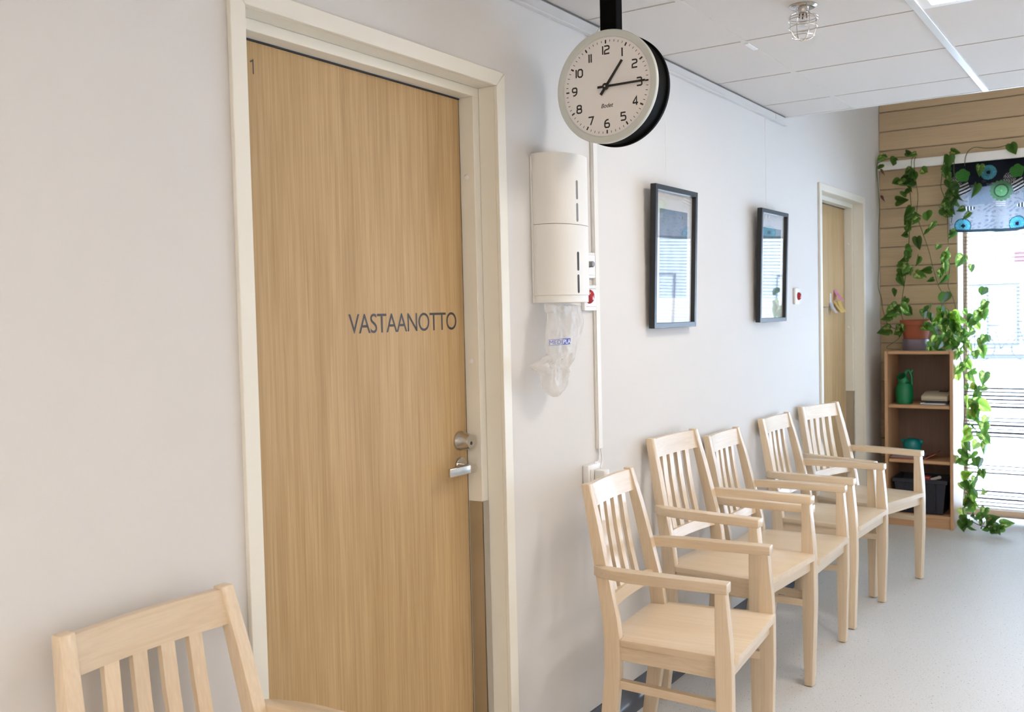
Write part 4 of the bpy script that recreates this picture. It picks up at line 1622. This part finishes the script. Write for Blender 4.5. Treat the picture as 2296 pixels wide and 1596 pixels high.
# second bunch, in front of the valance edge
vine([(2118, 346), (2117, 356), (2112, 392), (2110, 420), (2118, 445), (2124, 480), (2125, 520), (2127, 560), (2129, 600), (2126, 640), (2136, 665), (2142, 690), (2140, 715)], [6.89] + [6.882] * 9 + [6.86, 6.84, 6.80])
vine([(2136, 348), (2139, 356), (2139, 385), (2142, 420), (2138, 460), (2133, 500)], 6.884)
leaves_px([(2126, 363, .085, .1), (2142, 340, .055, -1.3), (2122, 385, .07), (2118, 395, .06), (2130, 398, .06), (2114, 378, .05), (2128, 412, .07), (2136, 420, .07), (2130, 430, .07), (2142, 430, .065), (2138, 440, .07), (2126, 445, .075),
           (2134, 452, .07), (2146, 448, .06), (2124, 462, .07), (2132, 468, .065), (2140, 460, .06), (2120, 475, .075), (2130, 480, .06), (2133, 474, .06), (2114, 478, .06), (2136, 530, .06), (2134, 522, .05), (2196, 382, .07, .1),
           (2184, 427, .085, .35), (2154, 470, .05, 1.2), (2168, 485, .06, .5)], 6.876, variants=[0, 1, 2, 3, 4])
# single shoot along the rail
vine([(2163, 372), (2165, 352), (2172, 338), (2186, 330), (2210, 332), (2240, 330), (2262, 324), (2274, 326)], 6.884)
leaf(at_y(2266, 322, 6.88), .085, 0, -.35, -.2, .2)
# leaves on the right of the stems above the pot
leaves_px([(2112, 570, .085, .9), (2118, 580, .075, .3), (2104, 556, .05, .2), (2116, 600, .075, .1), (2112, 612, .06, -.5), (2120, 632, .085, -.1), (2110, 618, .05), (2152, 586, .085, .5), (2178, 602, .05, .1), (2119, 672, .10, 0), (2086, 628, .04, 1.2)], 6.84, variants=[2, 3, 4])
# crown around the pot
leaves_px([(1992, 700, .09, 1.0), (2002, 694, .085, .7), (1985, 712, .08, 1.2), (1998, 706, .07, 1.3), (2032, 693, .085, -1.0), (2020, 700, .06), (1981, 742, .09, 1.3), (2018, 742, .075, .2), (2008, 745, .06), (2024, 735, .05, .3)], 6.74, variants=[3, 4, 3])
leaves_px([(2078, 698), (2090, 695), (2098, 700), (2070, 706), (2086, 712), (2100, 715), (2112, 700), (2120, 708), (2106, 706), (2095, 725), (2084, 733), (2110, 722), (2118, 724), (2130, 705), (2138, 718), (2126, 730), (2112, 738), (2100, 745), (2134, 738), (2145, 730, .09, -.9),
           (2146, 712, .08, -.8), (2120, 750), (2108, 758), (2096, 762), (2130, 755), (2142, 762, .09), (2118, 768), (2104, 775), (2128, 778), (2090, 775, .06), (2140, 775), (2135, 766, .08), (2076, 735, .05), (2150, 742), (2154, 755), (2100, 786, .06), (2085, 786, .05), (2115, 790)], 6.72, .055, .075, [2, 3, 4, 5, 1])
vine([(2040, 735), (2020, 748), (2014, 760), (1992, 775), (1990, 781), (2015, 783), (2030, 783)], [6.78, 6.74, 6.72, 6.70, 6.70, 6.70, 6.71])
# long trail beside the bookcase
vine([(2090, 728), (2130, 760), (2150, 790), (2160, 840), (2166, 900), (2160, 960), (2166, 1030), (2162, 1090), (2160, 1150), (2185, 1172), (2220, 1185), (2240, 1192)], [6.78, 6.74, 6.72, 6.72, 6.72, 6.72, 6.72, 6.72, 6.70, 6.66, 6.62, 6.60])
vine([(2165, 530), (2164, 580), (2166, 640), (2164, 690), (2168, 740), (2172, 800), (2176, 870), (2172, 940), (2176, 1010), (2172, 1080), (2174, 1140)], 6.80, .002)
vine([(2178, 690), (2186, 760), (2180, 830), (2188, 900), (2180, 980), (2186, 1060), (2178, 1120)], 6.76, .0018)
lv = [(2204, 656, .07, .2), (2206, 684, .06, .5), (2206, 703, .08, -.2), (2192, 712, .08, .3), (2194, 733, .05, -.6), (2198, 775, .085, .1), (2205, 790, .08, -.3), (2213, 760, .05), (2168, 700, .05), (2172, 715, .06)]
yy = 720
while yy < 1170:
    for _ in range(2 if rl.random() < .45 else 3):
        lv.append((rl.gauss(2173, 14) + (8 if yy > 860 and yy < 1010 else 0), yy + rl.uniform(-8, 8)))
    yy += 13.5
leaves_px(lv, 6.72, .048, .072, [1, 2, 3, 4, 5, 5])
leaves_px([(2210, 912, .095, -1.1), (2206, 962, .08, .0), (2208, 985, .08, -.2), (2200, 1006, .08), (2206, 848, .08, .2), (2204, 872, .05), (2212, 1104, .05, -1.3)], 6.70, variants=[2, 4, 5])
for (px, py) in [(2165, 1165), (2175, 1172), (2186, 1165), (2195, 1172), (2204, 1180), (2214, 1172), (2222, 1186), (2230, 1180), (2238, 1190), (2228, 1196), (2244, 1180), (2250, 1188), (2216, 1192), (2232, 1202), (2226, 1166), (2158, 1172), (2170, 1180)]:
    c = at_y(px, py, 6.64)
    c.z = max(c.z, .03) + .015
    leaf(c, rl.uniform(.06, .085), rl.choice([0, 1, 2, 3]), rl.gauss(0, .9), rl.uniform(-1.2, -.3), rl.gauss(0, .9))

# ------------------------------------------------------------------ outside: snow, building, bicycle
g = obj('snowy_yard', box(-40, 60, 7.27, 90, -.25, -.06), 'snow')
tag(g, 'snow covered yard outside the window', 'snow', kind='stuff')
bd = empty('neighbour_building', (0, 29, -.06))
tag(bd, 'pale building across the snowy yard seen through the window', 'building')
obj('wall', box(-15, 30, 0, 6, 0, 6.2), 'facade', bd)
obj('red_band', box(-1.6, 4, -.10, 0, 2.55, 2.85), 'facade_red', bd)
obj('plinth', box(-15, 30, -.08, 0, 0, .12), 'facade_dark', bd)
for i in range(10):
    x0 = -3.0 + i * 2.4
    wn = obj('window', box(x0, x0 + 1.5, -.06, 0, .35, 2.0), 'facade_dark', bd)
    obj('pane', box(x0 + .06, x0 + .72, -.07, -.06, .42, 1.94), 'facade', wn)
    obj('pane', box(x0 + .78, x0 + 1.44, -.07, -.06, .42, 1.94), 'facade', wn)
bk = empty('bicycle', (-1.72, 27.6, -.056))
tag(bk, 'parked bicycle in front of the pale building outside', 'bicycle')
for xx in (-.52, .52):
    wl = obj('wheel', tube([(xx + .33 * math.cos(2 * PI * i / 24), 0, .35 + .33 * math.sin(2 * PI * i / 24)) for i in range(25)], .022, 6), 'bike_dark', bk, True)
    for k in range(6):
        a = k * PI / 6
        obj('spoke', tube([(xx - .32 * math.cos(a), 0, .35 - .32 * math.sin(a)), (xx + .32 * math.cos(a), 0, .35 + .32 * math.sin(a))], .004, 4), 'bike_dark', wl)
obj('frame', tube([(-.52, 0, .35), (-.05, 0, .32), (.34, 0, .82), (-.18, 0, .80), (-.05, 0, .32)], .02, 6), 'bike_dark', bk)
obj('fork', tube([(.52, 0, .35), (.36, 0, .85), (.33, 0, .98)], .018, 6), 'bike_dark', bk)
obj('handlebar', tube([(.40, -.25, 1.0), (.33, 0, .99), (.40, .25, 1.0)], .014, 6), 'bike_dark', bk)
obj('saddle', extrude_poly([(-.33, .88), (-.08, .90), (-.08, .93), (-.33, .95)], 'y', -.06, .06, .01, 1), 'bike_dark', bk)
